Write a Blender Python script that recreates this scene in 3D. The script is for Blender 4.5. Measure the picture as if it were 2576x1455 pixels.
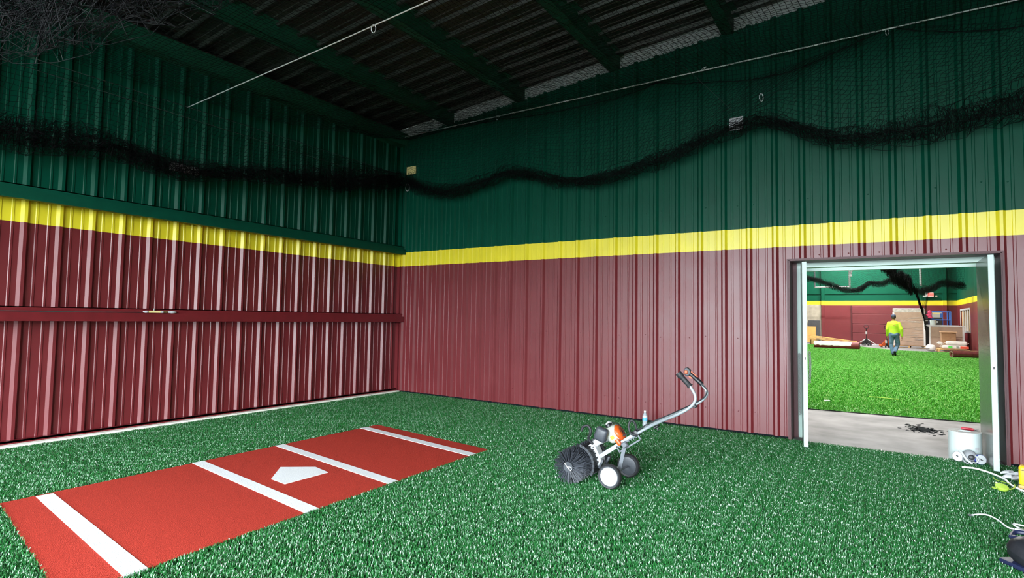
import bpy, bmesh, math, random
import numpy as np
from mathutils import Vector, Matrix

random.seed(7)
rng = np.random.default_rng(11)
for o in list(bpy.data.objects):
    bpy.data.objects.remove(o, do_unlink=True)
scene = bpy.context.scene
COL = scene.collection

# ------------------------------------------------------------------ camera
FPX, YAW, PITCH, ROLL = 1377.86, -0.581681, 0.051685, 0.016355
CAM = Vector((7.5692, -7.5004, 1.4417))
Fw = Vector((math.sin(YAW) * math.cos(PITCH), math.cos(YAW) * math.cos(PITCH), math.sin(PITCH)))
rt0 = Vector((math.cos(YAW), -math.sin(YAW), 0))
up0 = rt0.cross(Fw)
Rt = rt0 * math.cos(ROLL) + up0 * math.sin(ROLL)
Up = up0 * math.cos(ROLL) - rt0 * math.sin(ROLL)
cam_data = bpy.data.cameras.new('camera')
cam_data.sensor_width = 36.0
cam_data.sensor_fit = 'HORIZONTAL'
cam_data.lens = FPX * 36.0 / 2576.0
cam_data.clip_start = 0.05
cam_data.clip_end = 300
cam = bpy.data.objects.new('camera', cam_data)
m = Matrix((Rt, Up, -Fw)).transposed().to_4x4()
m.translation = CAM
cam.matrix_world = m
COL.objects.link(cam)
scene.camera = cam

# ------------------------------------------------------------------ view, world, light
scene.view_settings.view_transform = 'Standard'
scene.view_settings.look = 'None'
scene.view_settings.gamma = 1.0
scene.view_settings.use_curve_mapping = False
scene.view_settings.exposure = 2.85
scene.cycles.max_bounces = 5
scene.cycles.diffuse_bounces = 3
scene.cycles.glossy_bounces = 2
scene.cycles.adaptive_threshold = 0.04
scene.cycles.adaptive_min_samples = 12
scene.cycles.transmission_bounces = 4
scene.cycles.caustics_reflective = False
scene.cycles.caustics_refractive = False
scene.cycles.sample_clamp_indirect = 4.0

world = bpy.data.worlds.new('world')
scene.world = world
world.use_nodes = True
bg = world.node_tree.nodes['Background']
bg.inputs[1].default_value = 7.3
# overcast sky outside the open bay door: three times as bright overhead than at the horizon
wn = world.node_tree.nodes; wlk = world.node_tree.links
tcw = wn.new('ShaderNodeTexCoord'); sxw = wn.new('ShaderNodeSeparateXYZ'); mrw = wn.new('ShaderNodeMapRange'); vsw = wn.new('ShaderNodeVectorMath')
mrw.inputs['From Min'].default_value = 0; mrw.inputs['From Max'].default_value = 1
mrw.inputs['To Min'].default_value = 0.45; mrw.inputs['To Max'].default_value = 1.35
vsw.operation = 'SCALE'; vsw.inputs[0].default_value = (0.86, 0.95, 1.0)
wlk.new(tcw.outputs['Generated'], sxw.inputs[0]); wlk.new(sxw.outputs['Z'], mrw.inputs['Value'])
wlk.new(mrw.outputs['Result'], vsw.inputs['Scale']); wlk.new(vsw.outputs['Vector'], bg.inputs[0])

REAR = -12.3                                            # wall behind the camera with the open bay door
BAY = (1.2, 11.8, 4.15)                                # opening: x from, x to, height

def portal(name, cx, cz, sx, sz):
    d = bpy.data.lights.new(name, 'AREA')
    d.shape = 'RECTANGLE'; d.size = sx; d.size_y = sz
    d.cycles.is_portal = True
    o = bpy.data.objects.new(name, d)
    o.location = (cx, REAR - 0.02, cz)
    o.rotation_euler = (math.radians(90), 0, 0)
    COL.objects.link(o)
    return o
portal('sky_portal', (BAY[0] + BAY[1]) / 2, BAY[2] / 2, BAY[1] - BAY[0], BAY[2])

# ------------------------------------------------------------------ materials
MATS = {}
def mat(name, col, rough=0.5, metal=0.0, spec=0.5, var=0.0, vscale=8.0, bump=0.0, bscale=60.0, emit=None, estr=0.0, trans=0.0, coat=0.0):
    if name in MATS:
        return MATS[name]
    M = bpy.data.materials.new(name)
    M.use_nodes = True
    nt = M.node_tree; N = nt.nodes; L = nt.links
    b = N['Principled BSDF']
    b.inputs['Base Color'].default_value = (*col, 1)
    b.inputs['Roughness'].default_value = rough
    b.inputs['Metallic'].default_value = metal
    b.inputs['Specular IOR Level'].default_value = spec
    b.inputs['Transmission Weight'].default_value = trans
    b.inputs['Coat Weight'].default_value = coat
    if emit:
        b.inputs['Emission Color'].default_value = (*emit, 1)
        b.inputs['Emission Strength'].default_value = estr
    tc = N.new('ShaderNodeTexCoord')
    if var > 0:
        n = N.new('ShaderNodeTexNoise'); n.inputs['Scale'].default_value = vscale; n.inputs['Detail'].default_value = 5
        L.new(tc.outputs['Object'], n.inputs['Vector'])
        mr = N.new('ShaderNodeMapRange')
        mr.inputs['From Min'].default_value = 0.3; mr.inputs['From Max'].default_value = 0.7
        mr.inputs['To Min'].default_value = 1 - var; mr.inputs['To Max'].default_value = 1 + var
        L.new(n.outputs['Fac'], mr.inputs['Value'])
        mx = N.new('ShaderNodeVectorMath'); mx.operation = 'SCALE'
        mx.inputs[0].default_value = col
        L.new(mr.outputs['Result'], mx.inputs['Scale'])
        L.new(mx.outputs['Vector'], b.inputs['Base Color'])
    if bump > 0:
        n2 = N.new('ShaderNodeTexNoise'); n2.inputs['Scale'].default_value = bscale; n2.inputs['Detail'].default_value = 3
        L.new(tc.outputs['Object'], n2.inputs['Vector'])
        bp = N.new('ShaderNodeBump'); bp.inputs['Strength'].default_value = bump; bp.inputs['Distance'].default_value = 0.01
        L.new(n2.outputs['Fac'], bp.inputs['Height'])
        L.new(bp.outputs['Normal'], b.inputs['Normal'])
    MATS[name] = M
    return M

RED = (0.132, 0.0108, 0.0145); YEL = (0.74, 0.64, 0.02); GRN = (0.0006, 0.058, 0.032)
def banded(name, z1, z2, rough=0.36, red=RED, yel=YEL, grn=GRN, spec=0.5):
    """wall paint: maroon below, yellow stripe, green above (paint edges at heights z1, z2)"""
    M = bpy.data.materials.new(name); M.use_nodes = True
    nt = M.node_tree; N = nt.nodes; L = nt.links; b = N['Principled BSDF']
    g = N.new('ShaderNodeNewGeometry'); s = N.new('ShaderNodeSeparateXYZ')
    L.new(g.outputs['Position'], s.inputs[0])
    def step(z, inp):
        c = N.new('ShaderNodeMath'); c.operation = 'GREATER_THAN'; c.inputs[1].default_value = z
        L.new(inp, c.inputs[0]); return c.outputs[0]
    n = N.new('ShaderNodeTexNoise'); n.inputs['Scale'].default_value = 3.0; n.inputs['Detail'].default_value = 6
    L.new(g.outputs['Position'], n.inputs['Vector'])
    m1 = N.new('ShaderNodeMix'); m1.data_type = 'RGBA'; m1.inputs[6].default_value = (*red, 1); m1.inputs[7].default_value = (*yel, 1)
    L.new(step(z1, s.outputs['Z']), m1.inputs[0])
    m2 = N.new('ShaderNodeMix'); m2.data_type = 'RGBA'; m2.inputs[7].default_value = (*grn, 1)
    L.new(m1.outputs[2], m2.inputs[6]); L.new(step(z2, s.outputs['Z']), m2.inputs[0])
    mr = N.new('ShaderNodeMapRange'); mr.inputs['To Min'].default_value = 0.85; mr.inputs['To Max'].default_value = 1.15
    L.new(n.outputs['Fac'], mr.inputs['Value'])
    vm = N.new('ShaderNodeVectorMath'); vm.operation = 'SCALE'
    L.new(m2.outputs[2], vm.inputs[0]); L.new(mr.outputs['Result'], vm.inputs['Scale'])
    L.new(vm.outputs['Vector'], b.inputs['Base Color'])
    r2 = N.new('ShaderNodeMapRange'); r2.inputs['To Min'].default_value = rough - 0.05; r2.inputs['To Max'].default_value = rough + 0.08
    L.new(n.outputs['Fac'], r2.inputs['Value']); L.new(r2.outputs['Result'], b.inputs['Roughness'])
    ms = N.new('ShaderNodeMapRange'); ms.inputs['To Min'].default_value = spec; ms.inputs['To Max'].default_value = spec * 0.2   # the green coat is flatter
    L.new(step(z2, s.outputs['Z']), ms.inputs['Value']); L.new(ms.outputs['Result'], b.inputs['Specular IOR Level'])
    MATS[name] = M
    return M
banded('wall_paint', 2.37, 2.632, rough=0.42, spec=0.75)
banded('far_wall_paint', 2.64, 2.95, rough=0.45, red=(0.16, 0.018, 0.024), grn=(0.004, 0.075, 0.042))
mat('red_paint', RED, 0.38, var=0.12)
mat('dark_red', (0.07, 0.01, 0.014), 0.5)
mat('green_paint', GRN, 0.5, var=0.1, spec=0.2)
mat('roof_metal', (0.026, 0.036, 0.028), 0.4, var=0.15, vscale=2)
mat('purlin_green', (0.008, 0.082, 0.044), 0.5, var=0.1, spec=0.25)
mat('insulation', (0.32, 0.36, 0.34), 0.7, var=0.08)
mat('concrete', (0.205, 0.198, 0.202), 0.8, var=0.38, vscale=2.2, bump=0.15, bscale=30)
mat('outside_ground', (0.085, 0.085, 0.085), 0.9, var=0.1, vscale=0.6)
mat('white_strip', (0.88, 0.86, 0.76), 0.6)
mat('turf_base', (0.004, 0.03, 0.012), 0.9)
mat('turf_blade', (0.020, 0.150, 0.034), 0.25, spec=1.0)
mat('turf_blade_glint', (0.25, 0.45, 0.29), 0.25, spec=1.0)  # paler fibres put the white sparkle of glossy tips into the colour
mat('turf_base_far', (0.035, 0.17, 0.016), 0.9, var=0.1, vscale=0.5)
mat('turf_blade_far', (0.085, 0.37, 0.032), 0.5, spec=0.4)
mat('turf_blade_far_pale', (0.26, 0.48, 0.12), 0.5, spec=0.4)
mat('mat_red', (0.50, 0.045, 0.028), 0.9, spec=0.15, var=0.28, vscale=160, bump=0.9, bscale=260)
mat('mat_white', (0.86, 0.87, 0.88), 0.85, spec=0.2, var=0.08, vscale=160, bump=0.7, bscale=260)
mat('net_black', (0.0018, 0.002, 0.0023), 0.7, spec=0.12)
mat('net_near', (0.0016, 0.002, 0.003), 0.5, spec=0.2)
mat('cable', (0.90, 0.92, 0.92), 0.35, metal=0.3)
mat('wire_dark', (0.04, 0.05, 0.045), 0.5)
mat('mint', (0.44, 0.60, 0.54), 0.38, var=0.03)
mat('leaf_shade', (0.13, 0.15, 0.14), 0.26, var=0.08, vscale=1.5)  # mint leaf face coloured dark grey for the shade on it
mat('steel', (0.55, 0.56, 0.56), 0.3, metal=0.9)
mat('galv', (0.40, 0.42, 0.42), 0.45, metal=0.4)
mat('black_plastic', (0.012, 0.013, 0.016), 0.42)
mat('black_rubber', (0.016, 0.017, 0.02), 0.6)
mat('bristle', (0.045, 0.05, 0.062), 0.4)
mat('grey_plastic', (0.042, 0.048, 0.058), 0.45, var=0.1, vscale=20)
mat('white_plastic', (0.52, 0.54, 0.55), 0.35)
mat('cream_plastic', (0.42, 0.44, 0.38), 0.4, var=0.4, vscale=22)
mat('orange', (0.56, 0.085, 0.012), 0.4, var=0.1, vscale=20)
mat('yellow_label', (0.62, 0.52, 0.03), 0.4)
mat('aluminium', (0.36, 0.41, 0.44), 0.33, metal=0.3)
mat('steel_gray', (0.14, 0.155, 0.175), 0.4, metal=0.4)
mat('wood', (0.72, 0.46, 0.19), 0.7, var=0.18, vscale=6)
mat('wood_orange', (0.75, 0.36, 0.10), 0.6, var=0.08, vscale=3)
mat('cardboard', (0.42, 0.24, 0.13), 0.8, var=0.06)
mat('wrapped_carton', (0.50, 0.345, 0.26), 0.28, var=0.12, vscale=3, bump=0.6, bscale=9)
mat('film', (0.62, 0.58, 0.54), 0.18, var=0.2, vscale=10, bump=0.8, bscale=18)
mat('beige_board', (0.40, 0.355, 0.285), 0.8, var=0.2, vscale=3)
mat('charcoal_board', (0.055, 0.055, 0.062), 0.7, var=0.1)
mat('cabinet_dark', (0.028, 0.027, 0.027), 0.5)
mat('blue_paint', (0.04, 0.15, 0.55), 0.4)
mat('pink', (0.75, 0.06, 0.18), 0.5)
mat('roll_red', (0.17, 0.018, 0.018), 0.6, var=0.15, vscale=5)
mat('roll_maroon', (0.13, 0.03, 0.032), 0.25, var=0.2, vscale=8, coat=0.5)
mat('white_film', (0.85, 0.83, 0.84), 0.3, var=0.08, vscale=5)
mat('bag_white', (0.78, 0.74, 0.70), 0.6, var=0.1, vscale=4, bump=0.5, bscale=8)
mat('lime', (0.50, 0.80, 0.03), 0.75, bump=0.3, bscale=14)
mat('denim', (0.11, 0.19, 0.30), 0.85, var=0.3, vscale=9)
mat('skin', (0.36, 0.17, 0.10), 0.55)
mat('navy', (0.03, 0.045, 0.085), 0.7, var=0.3, vscale=20)
mat('shoe_black', (0.012, 0.012, 0.014), 0.6)
mat('hair_black', (0.01, 0.008, 0.007), 0.7)
mat('tape_white', (0.60, 0.68, 0.68), 0.35)
mat('tape_grey', (0.17, 0.18, 0.185), 0.5, var=0.15, vscale=60)
mat('mask_grey', (0.30, 0.31, 0.33), 0.5)
mat('mask_blue', (0.02, 0.04, 0.30), 0.4)
mat('red_handle', (0.42, 0.012, 0.03), 0.4)
mat('chalk_lime', (0.36, 0.55, 0.06), 0.4)
mat('case_yellow', (0.85, 0.52, 0.01), 0.4, var=0.08, vscale=30)
mat('glove', (0.62, 0.64, 0.66), 0.9, var=0.15, vscale=40)
mat('cord_white', (0.88, 0.89, 0.92), 0.4)
mat('bag_black', (0.012, 0.013, 0.017), 0.5, bump=0.5, bscale=20)
mat('boot_blue', (0.010, 0.015, 0.050), 0.5)
mat('water', (0.80, 0.88, 0.95), 0.12, trans=0.55)
mat('cap_white', (0.88, 0.88, 0.9), 0.4)
mat('label_blue', (0.10, 0.42, 0.75), 0.4)
mat('exit_red', (0.8, 0.03, 0.03), 0.4, emit=(1, 0.05, 0.04), estr=0.6)
mat('lamp_white', (0.9, 0.9, 0.9), 0.4)
mat('lamp_glow', (1, 1, 1), 0.5, emit=(1, 0.98, 0.94), estr=6.0)
mat('hand_green', (0.12, 0.75, 0.12), 0.5)
mat('label_red', (0.85, 0.10, 0.05), 0.5)
mat('screw', (0.22, 0.09, 0.09), 0.4, metal=0.5)
mat('ceiling_far', (0.35, 0.35, 0.34), 0.8)
mat('door_far', (0.15, 0.022, 0.028), 0.55, var=0.1, vscale=1.5)
mat('dark_gap', (0.008, 0.01, 0.012), 0.95, spec=0.05)
mat('tube_yellow', (0.86, 0.74, 0.32), 0.35)
mat('olive', (0.16, 0.14, 0.05), 0.5)

# ------------------------------------------------------------------ mesh helpers
def wloc(o):
    v = Vector((0, 0, 0))
    while o is not None:
        v += o.location; o = o.parent
    return v

class MB:
    """collects shapes in world coordinates; build() links them as ONE mesh object"""
    def __init__(s): s.v = []; s.f = []; s.mi = []; s.cur = 0
    def add(s, vs, fs):
        k = len(s.v); s.v += [tuple(v) for v in vs]
        for f in fs:
            s.f.append(tuple(i + k for i in f)); s.mi.append(s.cur)
        return s
    def box(s, x0, x1, y0, y1, z0, z1):
        vs = [(x, y, z) for z in (z0, z1) for y in (y0, y1) for x in (x0, x1)]
        return s.add(vs, [(0, 2, 3, 1), (4, 5, 7, 6), (0, 1, 5, 4), (2, 6, 7, 3), (0, 4, 6, 2), (1, 3, 7, 5)])
    def obox(s, c, sx, sy, sz, R=None):
        R = R or Matrix.Identity(3); c = Vector(c)
        vs = [c + R @ Vector((x, y, z)) for z in (-sz / 2, sz / 2) for y in (-sy / 2, sy / 2) for x in (-sx / 2, sx / 2)]
        return s.add(vs, [(0, 2, 3, 1), (4, 5, 7, 6), (0, 1, 5, 4), (2, 6, 7, 3), (0, 4, 6, 2), (1, 3, 7, 5)])
    def bar(s, a, b, w, h, up=(0, 0, 1)):
        a = Vector(a); b = Vector(b); d = (b - a); l = d.length; d.normalize()
        u = Vector(up); sd = d.cross(u)
        if sd.length < 1e-4: sd = d.cross(Vector((0, 1, 0)))
        sd.normalize(); u = sd.cross(d)
        R = Matrix((d, sd, u)).transposed()
        return s.obox((a + b) / 2, l, w, h, R)
    def tube(s, pts, r, n=8, cap=True, flat=1.0):
        pts = [Vector(p) for p in pts]; k = len(pts)
        rs = r if isinstance(r, (list, tuple)) else [r] * k
        prev = None; rings = []
        for i, p in enumerate(pts):
            t = (pts[min(i + 1, k - 1)] - pts[max(i - 1, 0)])
            if t.length < 1e-9: t = Vector((0, 0, 1))
            t.normalize()
            if prev is None:
                a = Vector((0, 0, 1)) if abs(t.z) < 0.9 else Vector((1, 0, 0))
                n1 = t.cross(a).normalized()
            else:
                n1 = (prev - t * prev.dot(t))
                n1 = n1.normalized() if n1.length > 1e-6 else t.orthogonal().normalized()
            prev = n1; n2 = t.cross(n1)
            rings.append([p + (n1 * math.cos(2 * math.pi * j / n) + n2 * math.sin(2 * math.pi * j / n) * flat) * rs[i] for j in range(n)])
        vs = [v for R in rings for v in R]; fs = []
        for i in range(k - 1):
            for j in range(n):
                a = i * n + j; b = i * n + (j + 1) % n
                fs.append((a, b, b + n, a + n))
        if cap:
            fs.append(tuple(reversed(range(n)))); fs.append(tuple(range((k - 1) * n, k * n)))
        return s.add(vs, fs)
    def lathe(s, prof, origin, axis=(0, 0, 1), n=24, a0=0, a1=2 * math.pi):
        """prof: list of (radius, height along axis)"""
        ax = Vector(axis).normalized(); o = Vector(origin)
        e1 = ax.orthogonal().normalized(); e2 = ax.cross(e1)
        full = abs(a1 - a0 - 2 * math.pi) < 1e-6
        m_ = n if full else n + 1
        vs = []
        for r, h in prof:
            for j in range(m_):
                a = a0 + (a1 - a0) * j / n
                vs.append(o + ax * h + (e1 * math.cos(a) + e2 * math.sin(a)) * max(r, 1e-4))
        fs = []
        for i in range(len(prof) - 1):
            for j in range(n):
                a = i * m_ + j; b = i * m_ + (j + 1) % m_
                fs.append((a, b, b + m_, a + m_))
        return s.add(vs, fs)
    def prism(s, poly, axis, a, b):
        """poly: 2D points; axis 'y': (x,z) extruded from y=a to y=b; 'x': (y,z); 'z': (x,y)"""
        def P(p, t):
            return {'y': (p[0], t, p[1]), 'x': (t, p[0], p[1]), 'z': (p[0], p[1], t)}[axis]
        n = len(poly); vs = [P(p, a) for p in poly] + [P(p, b) for p in poly]
        fs = [tuple(range(n)), tuple(reversed(range(n, 2 * n)))]
        for i in range(n):
            j = (i + 1) % n; fs.append((i, i + n, j + n, j))
        return s.add(vs, fs)
    def ball(s, c, rx, ry=None, rz=None, n=12, R=None):
        ry = ry or rx; rz = rz or rx; c = Vector(c); R = R or Matrix.Identity(3)
        vs = []; fs = []; m_ = max(6, n // 2 + 2)
        for i in range(m_ + 1):
            th = math.pi * i / m_
            for j in range(n):
                ph = 2 * math.pi * j / n
                vs.append(c + R @ Vector((rx * math.sin(th) * math.cos(ph), ry * math.sin(th) * math.sin(ph), rz * math.cos(th))))
        for i in range(m_):
            for j in range(n):
                a = i * n + j; b = i * n + (j + 1) % n
                fs.append((a, a + n, b + n, b))
        return s.add(vs, fs)
    def rbox(s, c, sx, sy, sz, r=0.02, R=None, seg=2):
        """box with rounded edges"""
        bm = bmesh.new(); bmesh.ops.create_cube(bm, size=1.0)
        for v in bm.verts: v.co = Vector((v.co.x * sx, v.co.y * sy, v.co.z * sz))
        bmesh.ops.bevel(bm, geom=list(bm.edges), offset=min(r, 0.49 * min(sx, sy, sz)), segments=seg, affect='EDGES', profile=0.5)
        R = R or Matrix.Identity(3); c = Vector(c)
        bm.verts.index_update()
        vs = [c + R @ v.co for v in bm.verts]; fs = [tuple(v.index for v in f.verts) for f in bm.faces]
        bm.free()
        return s.add(vs, fs)
    def build(s, name, material, parent=None, smooth=False, fix=True):
        me = bpy.data.meshes.new(name)
        off = wloc(parent) if parent else Vector((0, 0, 0))
        me.from_pydata([(v[0] - off.x, v[1] - off.y, v[2] - off.z) for v in s.v], [], s.f)
        ms = material if isinstance(material, (list, tuple)) else [material]
        for q in ms: me.materials.append(MATS[q])
        if len(ms) > 1: me.polygons.foreach_set('material_index', s.mi)
        if fix:
            bm = bmesh.new(); bm.from_mesh(me); bmesh.ops.recalc_face_normals(bm, faces=bm.faces); bm.to_mesh(me); bm.free()
        if smooth:
            me.polygons.foreach_set('use_smooth', [True] * len(me.polygons))
            if smooth != 'all':
                me.set_sharp_from_angle(angle=math.radians(38))
        me.update()
        o = bpy.data.objects.new(name, me)
        if parent: o.parent = parent
        COL.objects.link(o)
        return o

def tag(o, label, cat=None, group=None, kind=None):
    o['label'] = label
    if cat: o['category'] = cat
    if group: o['group'] = group
    if kind: o['kind'] = kind
    return o
def thing(name, label, cat, loc=(0, 0, 0), group=None, kind=None):
    o = bpy.data.objects.new(name, None); o.location = loc; o.empty_display_size = 0.1
    COL.objects.link(o)
    return tag(o, label, cat, group, kind)
def catmull(pts, n=8):
    P = [np.array(p, float) for p in pts]; P = [2 * P[0] - P[1]] + P + [2 * P[-1] - P[-2]]
    out = []
    for i in range(1, len(P) - 2):
        for k in range(n):
            t = k / n
            out.append(0.5 * ((2 * P[i]) + (-P[i - 1] + P[i + 1]) * t + (2 * P[i - 1] - 5 * P[i] + 4 * P[i + 1] - P[i + 2]) * t * t + (-P[i - 1] + 3 * P[i] - 3 * P[i + 1] + P[i + 2]) * t ** 3))
    out.append(P[-2]); return [tuple(p) for p in out]

# ------------------------------------------------------------------ the building shell
S = 0.3048; OL = 0.3636; OR = 0.4334
def roof_z(x): return 4.80 + 0.0755 * x                 # underside of purlins
DECK = 0.21
PROF = [(0, 0), (0.026, 0.032), (0.054, 0.032), (0.080, 0), (0.125, 0), (0.131, 0.0055), (0.149, 0.0055), (0.155, 0),
        (0.229, 0), (0.235, 0.0055), (0.252, 0.0055), (0.258, 0)]
def prof_pts(a, b, start, flip=False):
    """ribbed-sheet outline between a and b; ribs begin at start + k*S"""
    xs = [];
    k0 = int(math.floor((a - start) / S)) - 1; k1 = int(math.ceil((b - start) / S)) + 1
    for k in range(k0, k1 + 1):
        for (u, h) in PROF: xs.append((start + k * S + u, h))
    X = np.array([p[0] for p in xs]); H = np.array([p[1] for p in xs])
    pts = [(a, float(np.interp(a, X, H)))] + [(x, h) for x, h in xs if a + 1e-5 < x < b - 1e-5] + [(b, float(np.interp(b, X, H)))]
    return pts

floor_slab = MB().box(-0.3, 13.3, REAR - 0.2, 0.32, -0.15, 0.0).build('floor', 'concrete')
tag(floor_slab, 'grey concrete floor slab under the green turf', kind='structure')
og = MB().box(-40, 55, -90, REAR - 0.2, -0.25, -0.03).build('ground', 'outside_ground')
tag(og, 'grey paved ground outside the open bay door', kind='structure')

# right wall (y = 0) with the double door opening
DX0, DX1, DZ = 6.72, 8.70, 2.20
wr = thing('wall_right', 'ribbed metal wall painted maroon, yellow and green around the double doorway', None, (0, 0, 0), kind='structure')
def strip(mb, a, b, z0, ztop, start, place):
    pts = prof_pts(a, b, start); n = len(pts)
    vs = []
    for (u, h) in pts: vs.append(place(u, h, z0(u) if callable(z0) else z0))
    for (u, h) in pts: vs.append(place(u, h, ztop(u) if callable(ztop) else ztop))
    mb.add(vs, [(i, i + 1, i + 1 + n, i + n) for i in range(n - 1)])
px = 0.11; step_w = 3 * S; edges = [px, OR + 3 * S - 0.02]
while edges[-1] < 13: edges.append(edges[-1] + step_w)
edges[-1] = 13.0
yplace = lambda u, h, z: (u, -h, z)
for a, b in zip(edges[:-1], edges[1:]):
    mb = MB()
    cuts = sorted({a, b} | {c for c in (DX0, DX1) if a < c < b})
    for c0, c1 in zip(cuts[:-1], cuts[1:]):
        inside = c0 >= DX0 - 1e-6 and c1 <= DX1 + 1e-6
        strip(mb, c0, c1, DZ if inside else 0.044, lambda u: roof_z(u) + 0.03, OR, yplace)
    mb.build('wall_panel', 'wall_paint', wr, fix=False)
bk = MB()
bk.box(0, DX0, 0.03, 0.30, 0, 5.0); bk.box(DX1, 13, 0.03, 0.30, 0, 5.0); bk.box(DX0, DX1, 0.03, 0.30, DZ + 0.02, 5.0)
bk.build('wall_core', 'dark_red', wr)
gap = MB().box(0.1, DX0, 0.004, 0.03, 0.0, 0.08).box(DX1, 13, 0.004, 0.03, 0.0, 0.08).build('base_gap_shade', 'dark_gap', wr)  # near-black strip paints the shade in the gap under the panels
# sheet-metal screws in rows across the wall
sc = MB()
for k in range(0, 29):
    for zz in (0.30, 1.22, 2.95, 3.9):
        if rng.random() < 0.85:
            x = OR + k * S + (0.105 if k % 2 else 0.20) + rng.uniform(-.01, .01); z = zz + rng.uniform(-.02, .02)
            if DX0 - .1 < x < DX1 + .1 and z < DZ + .1: continue
            sc.lathe([(0.008, 0), (0.008, 0.003), (0.005, 0.006), (0.0005, 0.007)], (x, 0, z), (0, -1, 0), n=8)
for x in (6.95, 7.25, 7.55, 7.85, 8.15):
    sc.lathe([(0.009, 0), (0.009, 0.003), (0.005, 0.006), (0.0005, 0.007)], (x + 0.10, 0, 2.255 + 0.0 * x), (0, -1, 0), n=8)
o = sc.build('screws', 'wall_paint', wr); o['kind'] = 'stuff'
# grey strip between wall top and roof deck
g = MB().add([(0, -0.004, roof_z(0) + 0.02), (13, -0.004, roof_z(13) + 0.02), (13, -0.004, roof_z(13) + DECK + .03), (0, -0.004, roof_z(0) + DECK + .03),
              (0, 0.03, roof_z(0) + 0.02), (13, 0.03, roof_z(13) + 0.02), (13, 0.03, roof_z(13) + DECK + .03), (0, 0.03, roof_z(0) + DECK + .03)],
             [(0, 1, 2, 3), (7, 6, 5, 4), (0, 4, 5, 1), (3, 2, 6, 7)]).build('trim_1', 'insulation')
tag(g, 'pale grey flashing strip along the top of the green wall', kind='structure')

# left wall (x = 0)
wl_ = thing('wall_left', 'dim ribbed metal wall with broad ribs and two girts, left of the corner', None, (0, 0, 0), kind='structure')
yedges = [-0.10]; y = -OL - 2 * S - 0.02
while y > REAR: yedges.append(y); y -= step_w
yedges.append(REAR)
# ribs run from -(OL + m S) towards the corner
xplace = lambda u, h, z: (h, u, z)
for b, a in zip(yedges[:-1], yedges[1:]):
    mb = MB(); strip(mb, a, b, 0.06, 4.97, -OL, xplace); mb.build('wall_panel', 'wall_paint', wl_, fix=False)
MB().box(-0.2, -0.01, REAR, 0.3, 0, 5.03).build('wall_core', 'dark_red', wl_)
for zc, mt in ((1.397, 'red_paint'), (2.665, 'green_paint')):
    gz = MB()
    gz.box(0.032, 0.195, REAR, -0.012, zc + 0.068, zc + 0.078)      # top flange
    gz.box(0.185, 0.195, REAR, -0.012, zc + 0.02, zc + 0.078)       # recessed upper web
    gz.box(0.150, 0.232, REAR, -0.008, zc - 0.076, zc + 0.022)      # lower lip standing proud, with a ledge
    gz.build('girt', mt, wl_)
MB().box(0.0, 0.20, REAR, -0.005, 4.67, 4.90).build('eave_strut', 'purlin_green', wl_)
# corner flashing
cf = MB().add([(0.0, -0.11, .05), (0.006, 0, .05), (0.11, -0.006, .05), (0.0, -0.11, 4.85), (0.006, 0, 4.85), (0.11, -0.006, 4.85)],
              [(0, 1, 4, 3), (1, 2, 5, 4)])
cf.box(0.0, 0.036, -0.115, -0.105, 0.05, 4.83); cf.box(0.105, 0.115, -0.036, 0.0, 0.05, 4.85)
tag(cf.build('trim_2', 'wall_paint'), 'folded metal flashing in the corner between the two ribbed walls', kind='structure')
bb = MB().box(0.0, 0.085, REAR, -0.03, 0.055, 0.075).box(0.075, 0.085, REAR, -0.03, 0.02, 0.075)
tag(bb.build('baseboard_left', 'red_paint'), 'maroon base angle along the foot of the left wall', kind='structure')
cs = MB().box(0.0, 0.17, REAR, -0.02, 0.0, 0.042)  # near-white strip carries the daylight leaking under the wall in its colour
tag(cs.build('daylight_strip', 'white_strip'), 'white strip painted as daylight leaking between the left wall and the turf', kind='structure')

# roof: ribbed deck panels running down the slope, purlins below
ceil = thing('ceiling', 'dark sloping metal roof deck on green purlins', None, (0, 0, 0), kind='structure')
def rplace(u, h, x): return (x, u, roof_z(x) + DECK - h)
y = -0.02; ys = []
while y > REAR: ys.append(y); y -= step_w
ys.append(REAR)
for b, a in zip(ys[:-1], ys[1:]):
    mb = MB(); pts = prof_pts(a, b, 0.1); n = len(pts)
    mb.add([rplace(u, h * 1.3, 0.0) for u, h in pts] + [rplace(u, h * 1.3, 13.0) for u, h in pts], [(i, i + 1, i + 1 + n, i + n) for i in range(n - 1)])
    mb.build('roof_panel', 'roof_metal', ceil, fix=False)
MB().add([(-.2, REAR - .2, roof_z(-.2) + .3), (13.2, REAR - .2, roof_z(13.2) + .3), (13.2, .1, roof_z(13.2) + .3), (-.2, .1, roof_z(-.2) + .3)], [(0, 1, 2, 3)]).build('roof_sheet', 'dark_gap', ceil, fix=False)
for xp in (1.26, 2.76, 4.42, 6.02, 7.58, 9.1, 10.6, 12.1):
    z = roof_z(xp); pb = MB()
    pb.box(xp - 0.075, xp + 0.075, REAR, -0.01, z, z + 0.006)
    pb.box(xp + 0.069, xp + 0.075, REAR, -0.01, z, z + DECK)
    pb.box(xp + 0.075, xp + 0.15, REAR, -0.01, z + DECK - 0.006, z + DECK)
    pb.box(xp - 0.075, xp - 0.069, REAR, -0.01, z, z + 0.025)
    pb.build('purlin', 'purlin_green', ceil)

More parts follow.
